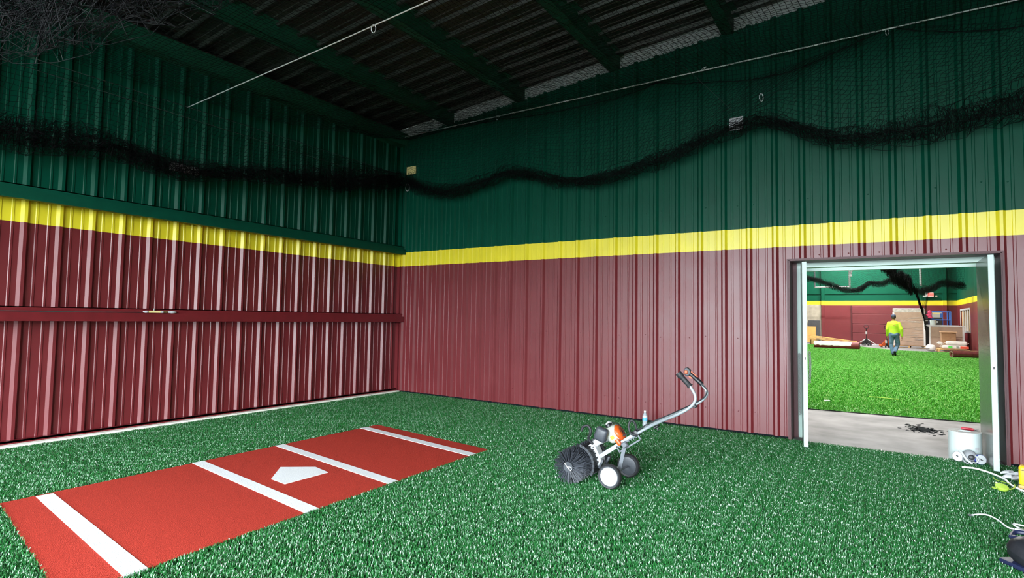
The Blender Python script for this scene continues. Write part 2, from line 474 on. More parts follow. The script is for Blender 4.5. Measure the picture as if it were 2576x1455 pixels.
# rear wall with the open bay door (behind the camera) and side wall
rw = MB()
rw.box(-0.2, BAY[0], REAR - 0.2, REAR, 0, 6.0); rw.box(BAY[1], 13.2, REAR - 0.2, REAR, 0, 6.0)
rw.box(BAY[0], BAY[1], REAR - 0.2, REAR, BAY[2], 6.2)
tag(rw.build('wall_rear', 'dark_red'), 'wall behind the viewer with a wide open bay door', kind='structure')
tag(MB().box(13.0, 13.2, REAR - 0.2, 0.3, 0, 6.2).build('wall_side', 'wall_paint'), 'side wall of the bay, out of view on the right', kind='structure')

# door frame: reveal, jambs, head
fr = thing('door_1', 'pale mint steel frame of the double doorway', None, (DX0, 0, 0), kind='structure')
rev = MB().box(DX0 - 0.0, DX0 + 0.012, -0.034, 0.33, 0, DZ).box(DX0, DX0 + 0.058, 0.27, 0.33, 0, DZ).box(DX1 - 0.012, DX1, -0.034, 0.33, 0, DZ).box(DX0, DX1, -0.034, 0.33, DZ - 0.012, DZ)
rev.build('reveal', 'dark_red', fr)
tr = MB().box(DX0 - 0.018, DX0, -0.040, -0.034, 0.02, DZ + 0.012).box(DX1, DX1 + 0.018, -0.040, -0.034, 0.02, DZ + 0.012).box(DX0 - 0.018, DX1 + 0.018, -0.042, -0.034, DZ - .004, DZ + 0.014)
tr.build('flashing', 'dark_red', fr)
MB().box(DX0 + 0.058, DX0 + 0.098, 0.30, 0.42, 0.0, DZ).box(DX0 + 0.07, DX0 + 0.115, 0.36, 0.40, 0, 2.13).build('jamb', 'mint', fr)
MB().box(DX1 - 0.10, DX1 - 0.012, 0.30, 0.42, 0.0, DZ).build('jamb', 'mint', fr)
MB().box(DX0 + 0.10, DX1 - 0.10, 0.30, 0.42, 2.13, DZ).box(DX0 + 0.10, DX1 - 0.10, 0.345, 0.40, 2.085, 2.122).build('head', 'mint', fr)

def leaf(name, label, hinge, end, t, material, side):
    h = Vector(hinge); e = Vector(end)
    root = thing(name, label, 'door', (h.x, h.y, 0.0), group='door leaves of the double doorway')
    d = (e - h); L_ = d.length; d.normalize(); nrm = Vector((-d.y, d.x, 0))
    R = Matrix((d, nrm, Vector((0, 0, 1)))).transposed()
    c = (h + e) / 2
    MB().rbox((c.x, c.y, (0.045 + 2.13) / 2), L_, t, 2.085, 0.003, R, 1).build('panel', material, root)
    ed = e + d * 0.001
    MB().obox((ed.x, ed.y, (0.045 + 2.13) / 2), 0.004, t * 0.98, 2.08, R).build('edge_strip', 'mint', root)
    e2 = ed + d * 0.003
    MB().rbox((e2.x, e2.y, 1.03), 0.004, t * 0.62, 0.11, 0.001, R, 1).build('latch_plate', 'steel', root)
    MB().rbox((e2.x + d.x * .003, e2.y + d.y * .003, 1.03), 0.014, t * 0.25, 0.03, 0.002, R, 1).build('latch_bolt', 'black_plastic', root)
    for z in (0.30, 1.08, 1.92):
        hb = MB(); p = h - d * 0.006 + nrm * (t * 0.5 * side)
        hb.tube([(p.x, p.y, z - 0.06), (p.x, p.y, z + 0.06)], 0.011, 10)
        hb.build('hinge', 'steel', root, smooth=True)
    return root
leaf('door_leaf', 'mint-edged door leaf swung open at the left jamb, seen edge-on with a chain', (6.838, 0.335, 0), (6.932, -0.485, 0), 0.045, 'mint', 1)
leaf('door_leaf', 'mint door leaf coloured grey for shade, swung open at the right jamb behind the white roll', (8.560, 0.335, 0), (8.545, -0.495, 0), 0.045, 'leaf_shade', 1)

# chain looped through the left leaf
ch = thing('chain', 'thin steel chain hanging down beside the left door leaf', 'chain', (6.80, 0.2, 0))
def chain_run(pts, n):
    P = np.array(catmull(pts, 12)); d = np.r_[0, np.cumsum(np.linalg.norm(np.diff(P, axis=0), axis=1))]
    t = np.linspace(0, d[-1], n); Q = np.stack([np.interp(t, d, P[:, i]) for i in range(3)], 1)
    for i in range(n - 1):
        a = Vector(Q[i]); b = Vector(Q[i + 1]); dd = (b - a); l = dd.length; dd.normalize()
        s_ = dd.orthogonal().normalized(); s_ = (Matrix.Rotation(math.pi / 2 * (i % 2), 3, dd) @ s_)
        c = (a + b) / 2; pts2 = []
        for k in range(9):
            an = 2 * math.pi * k / 8
            pts2.append(c + dd * (math.cos(an) * l * 0.68) + s_ * (math.sin(an) * l * 0.36))
        MB().tube(pts2, 0.0045, 5, cap=False).build('link', 'galv', ch)
chain_run([(6.803, 0.20, 1.05), (6.80, 0.21, 0.7), (6.803, 0.20, 0.30)], 26)
chain_run([(6.958, -0.28, 1.10), (6.965, -0.30, 0.95), (6.955, -0.28, 0.74)], 12)

# ------------------------------------------------------------------ turf, mat
MATQ = [(2.21, -6.13), (4.20, -6.385), (4.105, -2.64), (2.18, -2.43)]      # corners of the red mat
def blades(r, xy, h0, h1, w):
    """bent two-segment grass blades rooted at xy: vertices and faces"""
    n = len(xy); th = r.uniform(0, 2 * math.pi, n); ht = r.uniform(h0, h1, n); ln = r.uniform(0.1, 0.75, n) * ht
    dx, dy = np.cos(th), np.sin(th); sx, sy = -dy * w / 2, dx * w / 2; x, y = xy[:, 0], xy[:, 1]
    def P(k, f, z): return np.stack([x + dx * ln * k + sx * f, y + dy * ln * k + sy * f, z], -1)
    z0 = np.zeros(n); z1 = ht * .62; z2 = ht * (1.0 - .18 * ln / ht)
    V = np.stack([P(0, -1, z0), P(0, 1, z0), P(.25, 1, z1), P(.25, -1, z1), P(1, .35, z2), P(1, -.35, z2)], 1).reshape(-1, 3)
    k = np.arange(n)[:, None] * 6
    F = np.concatenate([k + [0, 1, 2, 3], k + [3, 2, 4, 5]], 1).reshape(-1, 4)
    return V, F
def inside_poly(p, poly):
    x, y = p[:, 0], p[:, 1]; c = np.zeros(len(p), bool); n = len(poly)
    for i in range(n):
        (x1, y1), (x2, y2) = poly[i], poly[(i + 1) % n]
        hit = ((y1 > y) != (y2 > y)) & (x < (x2 - x1) * (y - y1) / ((y2 - y1) if y2 != y1 else 1e-9) + x1)
        c ^= hit
    return c
def turf(name, label, base_polys, outer, hole, z, base_mat, blade_mat, blade_pale, pale, tile, dens, h0, h1, w, seed):
    """one turf object: flat backing, loose blades along its edges, and square tiles of blades inside (geometry nodes)"""
    r = np.random.default_rng(seed)
    n = int(dens * tile * tile); txy = r.uniform(-tile / 2, tile / 2, (n, 2)); V, F = blades(r, txy, h0, h1, w)
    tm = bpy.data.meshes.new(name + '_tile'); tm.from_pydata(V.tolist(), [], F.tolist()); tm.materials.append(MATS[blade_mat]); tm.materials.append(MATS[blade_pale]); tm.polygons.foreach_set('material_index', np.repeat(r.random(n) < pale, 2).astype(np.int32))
    tm.polygons.foreach_set('use_smooth', [True] * len(tm.polygons)); tm.update()
    tob = bpy.data.objects.new(name + '_tile', tm)
    vs = []; fs = []; mi = []
    for p in base_polys:
        k = len(vs); vs += [(x, y, z) for x, y in p]; fs.append(tuple(range(k, k + len(p)))); mi.append(0)
    ox = [p[0] for p in outer]; oy = [p[1] for p in outer]; full = []; rot = []
    gx = np.arange(min(ox), max(ox), tile); gy = np.arange(min(oy), max(oy), tile)
    g = np.linspace(-.55, .55, 5) * tile; cx, cy = np.meshgrid(g, g); corner = np.stack([cx.ravel(), cy.ravel()], 1)
    for a in gx:
        for b in gy:
            c = np.array([a + tile / 2, b + tile / 2]); ins = inside_poly(corner + c, outer)
            if hole is not None: ins &= ~inside_poly(corner + c, hole)
            if ins.all(): full.append((c[0], c[1], z)); rot.append(r.integers(0, 4) * math.pi / 2)
            elif ins.any():
                q = r.uniform(-tile / 2, tile / 2, (n, 2)) + c; m_ = inside_poly(q, outer)
                if hole is not None: m_ &= ~inside_poly(q, hole)
                q = q[m_]
                if len(q):
                    BV, BF = blades(r, q, h0, h1, w); BV[:, 2] += z; k = len(vs)
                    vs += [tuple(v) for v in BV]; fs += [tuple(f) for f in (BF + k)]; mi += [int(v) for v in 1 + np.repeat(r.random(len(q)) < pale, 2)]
    k = len(vs); vs += full
    me = bpy.data.meshes.new(name); me.from_pydata(vs, [], fs); me.materials.append(MATS[base_mat]); me.materials.append(MATS[blade_mat]); me.materials.append(MATS[blade_pale])
    me.polygons.foreach_set('material_index', mi); me.update()
    for p in me.polygons[:len(base_polys)]:
        if p.normal.z < 0: p.flip()
    at = me.attributes.new('tile', 'BOOLEAN', 'POINT'); at.data.foreach_set('value', [i >= k for i in range(len(vs))])
    ar = me.attributes.new('turn', 'FLOAT', 'POINT'); ar.data.foreach_set('value', [0.0] * k + [float(v) for v in rot])
    o = bpy.data.objects.new(name, me); COL.objects.link(o)
    ng = bpy.data.node_groups.new(name, 'GeometryNodeTree')
    ng.interface.new_socket('Geometry', in_out='INPUT', socket_type='NodeSocketGeometry')
    ng.interface.new_socket('Geometry', in_out='OUTPUT', socket_type='NodeSocketGeometry')
    N = ng.nodes; L = ng.links
    gi = N.new('NodeGroupInput'); go = N.new('NodeGroupOutput')
    na = N.new('GeometryNodeInputNamedAttribute'); na.data_type = 'BOOLEAN'; na.inputs['Name'].default_value = 'tile'
    nr = N.new('GeometryNodeInputNamedAttribute'); nr.data_type = 'FLOAT'; nr.inputs['Name'].default_value = 'turn'
    mp = N.new('GeometryNodeMeshToPoints'); cb_ = N.new('ShaderNodeCombineXYZ')
    oi = N.new('GeometryNodeObjectInfo'); oi.inputs['Object'].default_value = tob; oi.inputs['As Instance'].default_value = True
    ip = N.new('GeometryNodeInstanceOnPoints'); jn = N.new('GeometryNodeJoinGeometry')
    L.new(gi.outputs[0], mp.inputs['Mesh']); L.new(na.outputs['Attribute'], mp.inputs['Selection'])
    L.new(mp.outputs[0], ip.inputs['Points']); L.new(oi.outputs['Geometry'], ip.inputs['Instance'])
    L.new(nr.outputs['Attribute'], cb_.inputs['Z']); L.new(cb_.outputs[0], ip.inputs['Rotation'])
    L.new(gi.outputs[0], jn.inputs[0]); L.new(ip.outputs[0], jn.inputs[0]); L.new(jn.outputs[0], go.inputs[0])
    md = o.modifiers.new('blades', 'NODES'); md.node_group = ng
    return tag(o, label, 'turf', kind='stuff')
X0, X1, Y0, Y1 = 0.15, 10.4, -7.2, -0.015
A, B, Cc, D = MATQ
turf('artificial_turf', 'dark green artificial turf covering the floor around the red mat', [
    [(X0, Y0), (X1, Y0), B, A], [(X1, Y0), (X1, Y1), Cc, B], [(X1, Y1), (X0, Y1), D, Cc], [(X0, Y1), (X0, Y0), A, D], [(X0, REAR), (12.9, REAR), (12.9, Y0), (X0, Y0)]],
    [(X0, Y0), (X1, Y0), (X1, Y1), (X0, Y1)], MATQ, 0.006, 'turf_base', 'turf_blade', 'turf_blade_glint', 0.15, 0.16, 21000, 0.014, 0.028, 0.0038, 2)
far_poly = [(-1, 2.25), (11.95, 3.32), (11.95, 27.9), (10.9, 27.8), (8.7, 27.8), (6.87, 31.4), (4.03, 33.0), (-1, 33.6)]
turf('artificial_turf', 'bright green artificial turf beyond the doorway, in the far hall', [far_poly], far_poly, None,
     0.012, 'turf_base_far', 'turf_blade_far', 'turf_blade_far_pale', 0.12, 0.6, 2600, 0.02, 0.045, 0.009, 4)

def lerp2(a, b, t): return (a[0] + (b[0] - a[0]) * t, a[1] + (b[1] - a[1]) * t)
bmat = thing('batting_mat', 'long red batting mat with white lines and a home plate set into the turf', 'mat', (3.2, -4.4, 0))
MB().prism(MATQ, 'z', 0.0, 0.020).build('pile', 'mat_red', bmat)
for q in ([(2.235, -5.93), (4.20, -6.115), (4.20, -5.995), (2.245, -5.825)], [(2.20, -4.765), (4.165, -4.965), (4.163, -4.845), (2.198, -4.66)],
          [(2.195, -3.90), (4.14, -4.135), (4.138, -4.022), (2.193, -3.795)], [(2.184, -2.722), (4.112, -2.985), (4.110, -2.868), (2.183, -2.612)]):
    MB().prism(q, 'z', 0.001, 0.0225).build('white_line', 'mat_white', bmat)
MB().prism([(3.46, -4.645), (3.462, -4.212), (3.222, -4.167), (2.975, -4.362), (3.238, -4.626)], 'z', 0.001, 0.0235).build('home_plate', 'mat_white', bmat)

# ------------------------------------------------------------------ nets and cables
def net_object(name, P, r, material, label, parent=None):
    """P: (nu, nv, 3) grid of knots; every mesh line becomes a thin three-sided cord"""
    V = []; Fc = []; base = 0
    for Q in (P, np.swapaxes(P, 0, 1)):
        L_, n, _ = Q.shape
        T = np.gradient(Q, axis=1); T /= np.linalg.norm(T, axis=2, keepdims=True) + 1e-9
        ref = np.where(np.abs(T[..., 2:3]) < 0.85, np.array([0, 0, 1.0]), np.array([1.0, 0, 0]))
        n1 = np.cross(T, ref); n1 /= np.linalg.norm(n1, axis=2, keepdims=True) + 1e-9
        n2 = np.cross(T, n1)
        ring = np.stack([Q + r * (math.cos(a) * n1 + math.sin(a) * n2) for a in (0, 2.0944, 4.18879)], 2)
        V.append(ring.reshape(-1, 3))
        idx = base + np.arange(L_ * n * 3).reshape(L_, n, 3)
        for j in range(3):
            k = (j + 1) % 3
            Fc.append(np.stack([idx[:, :-1, j], idx[:, :-1, k], idx[:, 1:, k], idx[:, 1:, j]], -1).reshape(-1, 4))
        base += L_ * n * 3
    V = np.concatenate(V); Fc = np.concatenate(Fc)
    off = wloc(parent) if parent else Vector((0, 0, 0))
    V = V - np.array(off)
    me = bpy.data.meshes.new(name)
    me.vertices.add(len(V)); me.vertices.foreach_set('co', V.astype(np.float32).ravel())
    me.loops.add(Fc.size); me.loops.foreach_set('vertex_index', Fc.astype(np.int32).ravel())
    me.polygons.add(len(Fc)); me.polygons.foreach_set('loop_start', np.arange(0, Fc.size, 4, dtype=np.int32))
    me.polygons.foreach_set('loop_total', np.full(len(Fc), 4, dtype=np.int32))
    me.materials.append(MATS[material]); me.update(); me.validate()
    o = bpy.data.objects.new(name, me)
    if parent: o.parent = parent
    COL.objects.link(o)
    if label: tag(o, label, 'net')
    return o
def smooth_noise(n, amp, scale, r):
    k = max(4, int(n / scale) + 3); c = r.normal(0, 1, k)
    return amp * np.interp(np.linspace(0, k - 1, n), np.arange(k), c)

# roof net: slung between the cable at the wall and the one across the middle
CELL = 0.055
xs = np.arange(0.20, 11.0, CELL); ysn = np.arange(-0.06, -6.3, -CELL)
XX, YY = np.meshgrid(xs, ysn, indexing='ij')
ZZ = np.interp(-YY, [0.06, 3.92, 6.4], [4.80, 4.22, 4.15])
ZZ = ZZ - 0.10 * np.sin(np.clip((-YY - .06) / 3.86, 0, 1) * math.pi) + 0.025 * XX * np.clip(-YY / 3.9, 0, 1)
clips = [0.2, 2.33, 5.05, 7.76, 11.1]
edge_sag = np.zeros_like(xs)
for a, b, s_ in zip(clips[:-1], clips[1:], (0.03, 0.13, 0.24, 0.30)):
    mk = (xs >= a) & (xs <= b); t = (xs[mk] - a) / (b - a); edge_sag[mk] = s_ * 4 * t * (1 - t)
w_edge = np.exp(-(-YY - 0.06) / 0.16)
ZZ = ZZ - edge_sag[:, None] * w_edge
ph = rng.uniform(0, 6.28, 6)
XX2 = XX + 0.018 * np.sin(YY * 5 + ph[0]) + 0.012 * np.sin(XX * 7 + YY * 3 + ph[1]) + rng.normal(0, 0.004, XX.shape)
YY2 = YY + 0.018 * np.sin(XX * 4 + ph[2]) + 0.012 * np.sin(YY * 6 - XX * 2 + ph[3]) + rng.normal(0, 0.004, XX.shape)
YY2 = np.minimum(YY2, -0.045)
ZZ2 = ZZ + 0.02 * np.sin(XX * 3 + YY * 2 + ph[4]) + rng.normal(0, 0.004, XX.shape)
rn = net_object('roof_net', np.stack([XX2, YY2, ZZ2], -1), 0.0023, 'net_black', 'black square-mesh net stretched under the roof purlins')
MB().tube([(XX2[k, 0], YY2[k, 0] - .002, ZZ2[k, 0]) for k in range(len(xs))], 0.006, 5).build('edge_rope', 'net_black', rn, smooth=True)

def bundle_net(name, label, path, top, nv_up, nv_b, radius, flat, nrm, seed, cell=CELL, r=0.0023, material='net_black', spread=1.0):
    """side net gathered up: rows hang from `top` to `path`, then crumple into a sagging roll"""
    rr = np.random.default_rng(seed)
    path = np.array(catmull(path, 10)); d = np.r_[0, np.cumsum(np.linalg.norm(np.diff(path, axis=0), axis=1))]
    nu = int(d[-1] / cell) + 1; t = np.linspace(0, d[-1], nu)
    Pth = np.stack([np.interp(t, d, path[:, i]) for i in range(3)], 1)
    Tp = np.array(catmull(top, 10)); d2 = np.linspace(0, 1, len(Tp)); Top = np.stack([np.interp(np.linspace(0, 1, nu), d2, Tp[:, i]) for i in range(3)], 1)
    nrm = np.array(nrm, float); upv = np.array([0, 0, 1.0]); tang = np.gradient(Pth, axis=0); tang /= np.linalg.norm(tang, axis=1, keepdims=True)
    rows = []
    R = np.array([radius(v) if callable(radius) else radius for v in np.linspace(0, 1, nu)])
    for j in range(nv_up):
        f = j / max(1, nv_up)
        q = Top * (1 - f) + (Pth + upv * R[:, None] * .7) * f
        q = q + nrm * (0.05 * math.sin(f * math.pi)) + rr.normal(0, 0.006, q.shape) * [1, .6, 1]
        q = q + tang * smooth_noise(nu, 0.03, 12, rr)[:, None] * f
        rows.append(q)
    for j in range(nv_b):
        th = 2 * math.pi * (j / nv_b) * (nv_b / 7.0) + 1.2 + smooth_noise(nu, 0.9, 9, rr)
        rad = R * np.clip(0.55 + smooth_noise(nu, 0.32, 7, rr) + 0.35 * rr.uniform(-1, 1), 0.1, 1.05)
        q = Pth + upv * (rad * np.sin(th))[:, None] + nrm * (rad * flat * np.cos(th))[:, None]
        q = q + tang * smooth_noise(nu, 0.05 * spread, 5, rr)[:, None] + rr.normal(0, 0.012 * spread, q.shape)
        rows.append(q)
    P = np.stack(rows, 1)
    return net_object(name, P, r, material, label)

YB = -0.32
pr = [(0.42, -0.22, 3.95), (0.80, YB, 3.74), (1.46, YB, 3.585), (2.23, YB, 3.655), (2.78, YB, 3.755), (3.58, YB, 3.54), (4.24, YB, 3.455), (4.84, YB, 3.545), (5.40, YB, 3.655),
      (5.91, YB, 3.81), (6.20, YB, 3.865), (6.46, YB, 3.93), (6.75, YB, 3.815), (7.16, YB, 3.60), (7.62, YB, 3.52), (8.08, YB, 3.53), (8.48, YB, 3.60), (8.86, YB, 3.66), (9.5, YB, 3.72), (10.2, YB, 3.62), (11.0, YB, 3.55)]
tp = [(0.3, -0.10, 4.78), (2.33, -0.10, 4.79), (3.7, -0.12, 4.68), (5.05, -0.10, 4.77), (6.4, -0.12, 4.56), (7.76, -0.10, 4.76), (8.9, -0.12, 4.55), (9.9, -.12, 4.5), (11.0, -.12, 4.7)]
bundle_net('side_net', 'black net gathered into a drooping roll along the green right wall', pr, tp, 22, 30,
           lambda u: float(np.interp(u, [0, .07, .21, .39, .52, .57, .62, .69, .78, .86, 1], [.17, .15, .12, .14, .15, .12, .13, .18, .26, .32, .24])), 0.6, (0, -1, 0), 21)
XBn = 0.36
plf = [(XBn, -0.30, 3.93), (XBn, -1.27, 3.72), (XBn, -2.75, 3.47), (XBn, -3.88, 3.27), (XBn, -4.36, 3.25), (XBn, -4.98, 3.33), (XBn, -5.44, 3.27), (XBn, -5.82, 3.22), (XBn, -6.6, 3.2)]
tlf = [(0.26, -0.3, 4.05), (0.26, -3, 4.08), (0.26, -6.6, 4.05)]
bundle_net('side_net', 'black net gathered into a heavy roll along the dark left wall', plf, tlf, 12, 42, lambda u: 0.17 + 0.03 * math.sin(u * 9), 0.8, (1, 0, 0), 22)
pcn = [(4.75, -5.55, 3.75), (4.42, -6.05, 3.42), (4.02, -6.42, 3.16), (3.62, -6.70, 3.05), (3.1, -7.1, 3.0)]
bundle_net('side_net', 'tangled net bunched overhead in the upper left, closest to the viewer', pcn,
           [(4.75, -5.3, 4.2), (4.0, -6.2, 4.2), (3.1, -7.1, 4.2)], 8, 46, 0.36, 0.9, (0.75, 0.65, 0), 23, cell=0.05, r=0.0017, material='net_near', spread=1.5)

def cable(name, label, pts, r=0.004, material='cable', cat='cable', n=6):
    o = MB().tube(pts, r, n).build(name, material, smooth=True)
    return tag(o, label, cat)
cable('support_cable', 'bright steel cable strung along the top of the green right wall', [(0.10, -0.08, 4.835), (4, -0.08, 4.815), (9.4, -0.08, 4.80), (12.98, -0.08, 4.80)], 0.0085)
cable('support_cable', 'steel cable crossing under the roof purlins above the mat', [(0.03, -3.93, 4.15), (3.0, -3.92, 4.24), (7.5, -3.9, 4.42)], 0.006)
cable('support_cable', 'upper of the two thin cables along the dark left wall', [(0.25, -6.6, 4.08), (0.25, -0.9, 4.07)], 0.004, 'wire_dark')
cable('support_cable', 'lower of the two thin cables along the dark left wall', [(0.27, -6.6, 3.97), (0.25, -0.05, 3.88)], 0.004, 'wire_dark')
cable('hanging_wire', 'thin slack wire hanging from the roof towards the gathered net', catmull([(5.1, -1.1, 5.05), (5.55, -0.5, 4.75), (6.1, -0.2, 4.15)], 6), 0.0022, 'wire_dark')
def clip_thing(name, label, p, axis, L_):
    p = Vector(p); ax = Vector(axis).normalized(); s_ = ax.orthogonal().normalized(); pts = []
    for k in range(13):
        an = 2 * math.pi * k / 12; pts.append(p + ax * math.cos(an) * L_ / 2 + s_ * math.sin(an) * L_ * 0.26)
    root = thing(name, label, 'clip', p)
    MB().tube(pts, L_ * 0.055, 6, cap=False).build('ring', 'cable', root, smooth=True)
    a = p + ax * L_ * .2 + s_ * L_ * .26; b = p - ax * L_ * .22 + s_ * L_ * .26
    MB().tube([a, b], L_ * 0.075, 6).build('gate', 'steel', root, smooth=True)
clip_thing('carabiner', 'steel carabiner hanging above the peak of the gathered net', (6.46, -0.25, 4.22), (0, 0, 1), 0.10)
clip_thing('carabiner', 'bright snap hook in the upper corner where the roof cable ends', (0.12, -0.10, 4.83), (0.2, 0, 1), 0.11)
clip_thing('carabiner', 'bright snap hook below the net in the corner of the walls', (0.27, -0.05, 3.86), (0.05, 0, 1), 0.14)
clip_thing('carabiner', 'small clip on the bright cable high above the wheeled brush', (5.72, -0.08, 4.83), (1, 0, .6), 0.08)
clip_thing('carabiner', 'clip on the cable crossing under the purlins', (3.55, -3.92, 4.23), (0.1, 0, 1), 0.08)
clip_thing('carabiner', 'small ring on the bright cable nearest the corner', (2.33, -0.08, 4.80), (0, 0, 1), 0.07)
clip_thing('carabiner', 'small ring on the bright cable at the far right', (7.76, -0.08, 4.77), (0, 0, 1), 0.08)
# pale plates standing in for light seen through holes in the walls
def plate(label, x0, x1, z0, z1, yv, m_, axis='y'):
    root = thing('hole_light_plate', label, 'plate', (x0, yv, z0) if axis == 'y' else (yv, x0, z0))
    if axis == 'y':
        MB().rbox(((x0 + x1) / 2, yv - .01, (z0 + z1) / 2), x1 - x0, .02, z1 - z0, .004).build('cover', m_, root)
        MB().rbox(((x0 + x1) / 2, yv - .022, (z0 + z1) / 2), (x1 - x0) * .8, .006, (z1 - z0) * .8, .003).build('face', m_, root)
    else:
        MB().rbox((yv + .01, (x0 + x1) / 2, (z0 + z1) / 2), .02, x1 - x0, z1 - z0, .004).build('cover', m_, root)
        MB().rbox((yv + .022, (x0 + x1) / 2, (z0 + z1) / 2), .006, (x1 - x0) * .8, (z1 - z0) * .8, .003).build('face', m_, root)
plate('white square plate as light through a hole high on the green wall behind the gathered net', 6.04, 6.21, 3.93, 4.10, -0.033, 'white_plastic')
plate('small pale plate as light through a hole in the upper corner of the green wall', 0.24, 0.47, 4.10, 4.25, -0.034, 'tube_yellow')
plate('pale plate as a bright patch of light showing through the net on the dark left wall', -4.12, -3.76, 3.27, 3.37, 0.034, 'white_plastic', 'x')

# wire and yellow coupling on the red girt
cable('girt_wire', 'thin dark wire running along the maroon girt', catmull([(0.212, -7.5, 1.425), (0.214, -6, 1.425), (0.213, -5, 1.425), (0.214, -4.42, 1.43)], 4), 0.005, 'wire_dark')
cp = thing('hose_coupling', 'yellow and white hose coupling resting on the maroon girt', 'coupling', (0.215, -4.22, 1.41))
MB().lathe([(0.0005, 0), (0.008, 0.005), (0.016, 0.03), (0.016, 0.05), (0.009, 0.06)], (0.214, -4.415, 1.436), (0, 1, 0), 12).build('end_cap', 'white_plastic', cp, smooth=True)
MB().tube([(0.214, -4.352, 1.436), (0.214, -4.22, 1.436)], 0.0135, 12).build('sleeve', 'tube_yellow', cp, smooth=True)
MB().tube([(0.214, -4.22, 1.436), (0.214, -4.19, 1.436)], 0.015, 12).build('collar', 'white_plastic', cp, smooth=True)
MB().tube([(0.214, -4.19, 1.436), (0.214, -4.14, 1.436)], 0.011, 12).build('thread', 'olive', cp, smooth=True)
MB().lathe([(0.009, 0), (0.013, 0.01), (0.013, 0.03), (0.017, 0.04), (0.017, 0.07), (0.008, 0.10), (0.0005, 0.105)], (0.214, -4.135, 1.436), (0, 1, 0), 12).build('end_cap', 'white_plastic', cp, smooth=True)
MB().tube([(0.214, -4.295, 1.45), (0.214, -4.295, 1.478)], 0.005, 8).ball((0.214, -4.29, 1.462), .012, .014, .008, 8).build('valve', 'galv', cp, smooth=True)

# ------------------------------------------------------------------ powered brush
YC = -2.96
br = thing('power_brush', 'wheeled motor brush with black bristles, orange motor and long handlebars', 'power brush', (5.65, YC, 0.0))
BX, BZ, BR = 5.375, 0.168, 0.148
def brush_part(y0, y1, seed, near):
    r = np.random.default_rng(seed); mb = MB()
    ny = 15
    for iy in range(ny):
        yy = y0 + (y1 - y0) * iy / (ny - 1)
        for k in range(60):
            tuft = 2 * math.pi * (k // 3) / 20 + iy * .17; a = tuft + r.normal(0, .03); L1 = BR * r.uniform(0.90, 1.03); dy = r.normal(0, 0.010); da = r.normal(0, 0.09)
            c, s_ = math.cos(a), math.sin(a); c2, s2 = math.cos(a + da), math.sin(a + da)
            p = Vector((BX + c * .042, yy, BZ + s_ * .042)); q = Vector((BX + c2 * L1, yy + dy, max(BZ + s2 * L1, 0.02)))
            w = 0.0026; t = Vector((-s_, 0, c)) * w; u = Vector((0, w, 0))
            mb.add([p + t, p - t * .5 + u, p - t * .5 - u, q + t, q - t * .5 + u, q - t * .5 - u], [(0, 1, 4, 3), (1, 2, 5, 4), (2, 0, 3, 5), (3, 4, 5)])
    b = mb.build('brush', 'bristle', br, fix=False)
    hub = MB().tube([(BX, y0 - (.012 if near else 0), BZ), (BX, y1, BZ)], 0.044, 20); hub.build('hub', 'grey_plastic', b, smooth=True)
    if near:
        MB().tube([(BX - .03, y0 - .016, BZ + .03), (BX - .012, y0 - .016, BZ + .008), (BX, y0 - .016, BZ - .006), (BX + .028, y0 - .016, BZ - .026), (BX + .038, y0 - .016, BZ - .016), (BX + .034, y0 - .016, BZ + .002), (BX + .012, y0 - .016, BZ + .006), (BX - .01, y0 - .016, BZ - .01)], 0.0025, 6).build('clip_pin', 'cable', b, smooth=True)
    return b
brush_part(-3.235, -3.01, 31, True); brush_part(-2.91, -2.69, 32, False)
# guard: ribbed black shell over the rear of the brush
gd = MB()
R0, R1 = 0.157, 0.165
def arc(a0, a1, n): return [a0 + (a1 - a0) * i / n for i in range(n + 1)]
poly = [(BX + R1 * math.cos(a), BZ + R1 * math.sin(a)) for a in arc(-0.45, 1.30, 14)] + [(BX + R0 * math.cos(a), BZ + R0 * math.sin(a)) for a in arc(1.30, -0.45, 14)]
gd.prism(poly, 'y', -3.09, -2.83); gd.build('guard', 'black_rubber', br)
for ya in (-3.095, -2.825):
    gp = [(BX + (R1 + .012) * math.cos(a), BZ + (R1 + .012) * math.sin(a)) for a in arc(-0.50, 1.34, 14)] + [(BX + R0 * math.cos(a), BZ + R0 * math.sin(a)) for a in arc(1.34, -0.50, 14)]
    MB().prism(gp, 'y', ya - .008, ya + .008).build('guard_rim', 'grey_plastic', br)
for a in arc(-0.3, 1.2, 7):
    c = (BX + (R1 + .006) * math.cos(a), YC - 0.08, BZ + (R1 + .006) * math.sin(a))
    Rr = Matrix.Rotation(-a, 3, 'Y')
    MB().obox(c, 0.016, 0.13, 0.014, Rr).build('guard_rib', 'black_rubber', br)
# gear case
gc = [(5.446, .315), (5.470, .335), (5.500, .335), (5.525, .305), (5.545, .265), (5.565, .235), (5.578, .180), (5.570, .148), (5.548, .138), (5.522, .146), (5.500, .190), (5.480, .225), (5.462, .262)]
case = MB().prism(gc, 'y', YC - .05, YC + .05).build('gear_case', 'white_plastic', br)
bv = case.modifiers.new('bevel', 'BEVEL'); bv.width = .008; bv.segments = 2
for (x, z) in ((5.47, .31), (5.50, .31), (5.51, .27), (5.53, .22), (5.545, .17), (5.49, .28)):
    MB().lathe([(.006, 0), (.006, .004), (.001, .005)], (x, YC - .05, z), (0, -1, 0), 8).build('bolt', 'black_plastic', case)
MB().tube([(5.490, YC, .325), (5.520, YC, .352), (5.575, YC, .395), (5.62, YC, .435)], [.034, .032, .046, .062], 14).build('drive_housing', 'white_plastic', br, smooth=True)
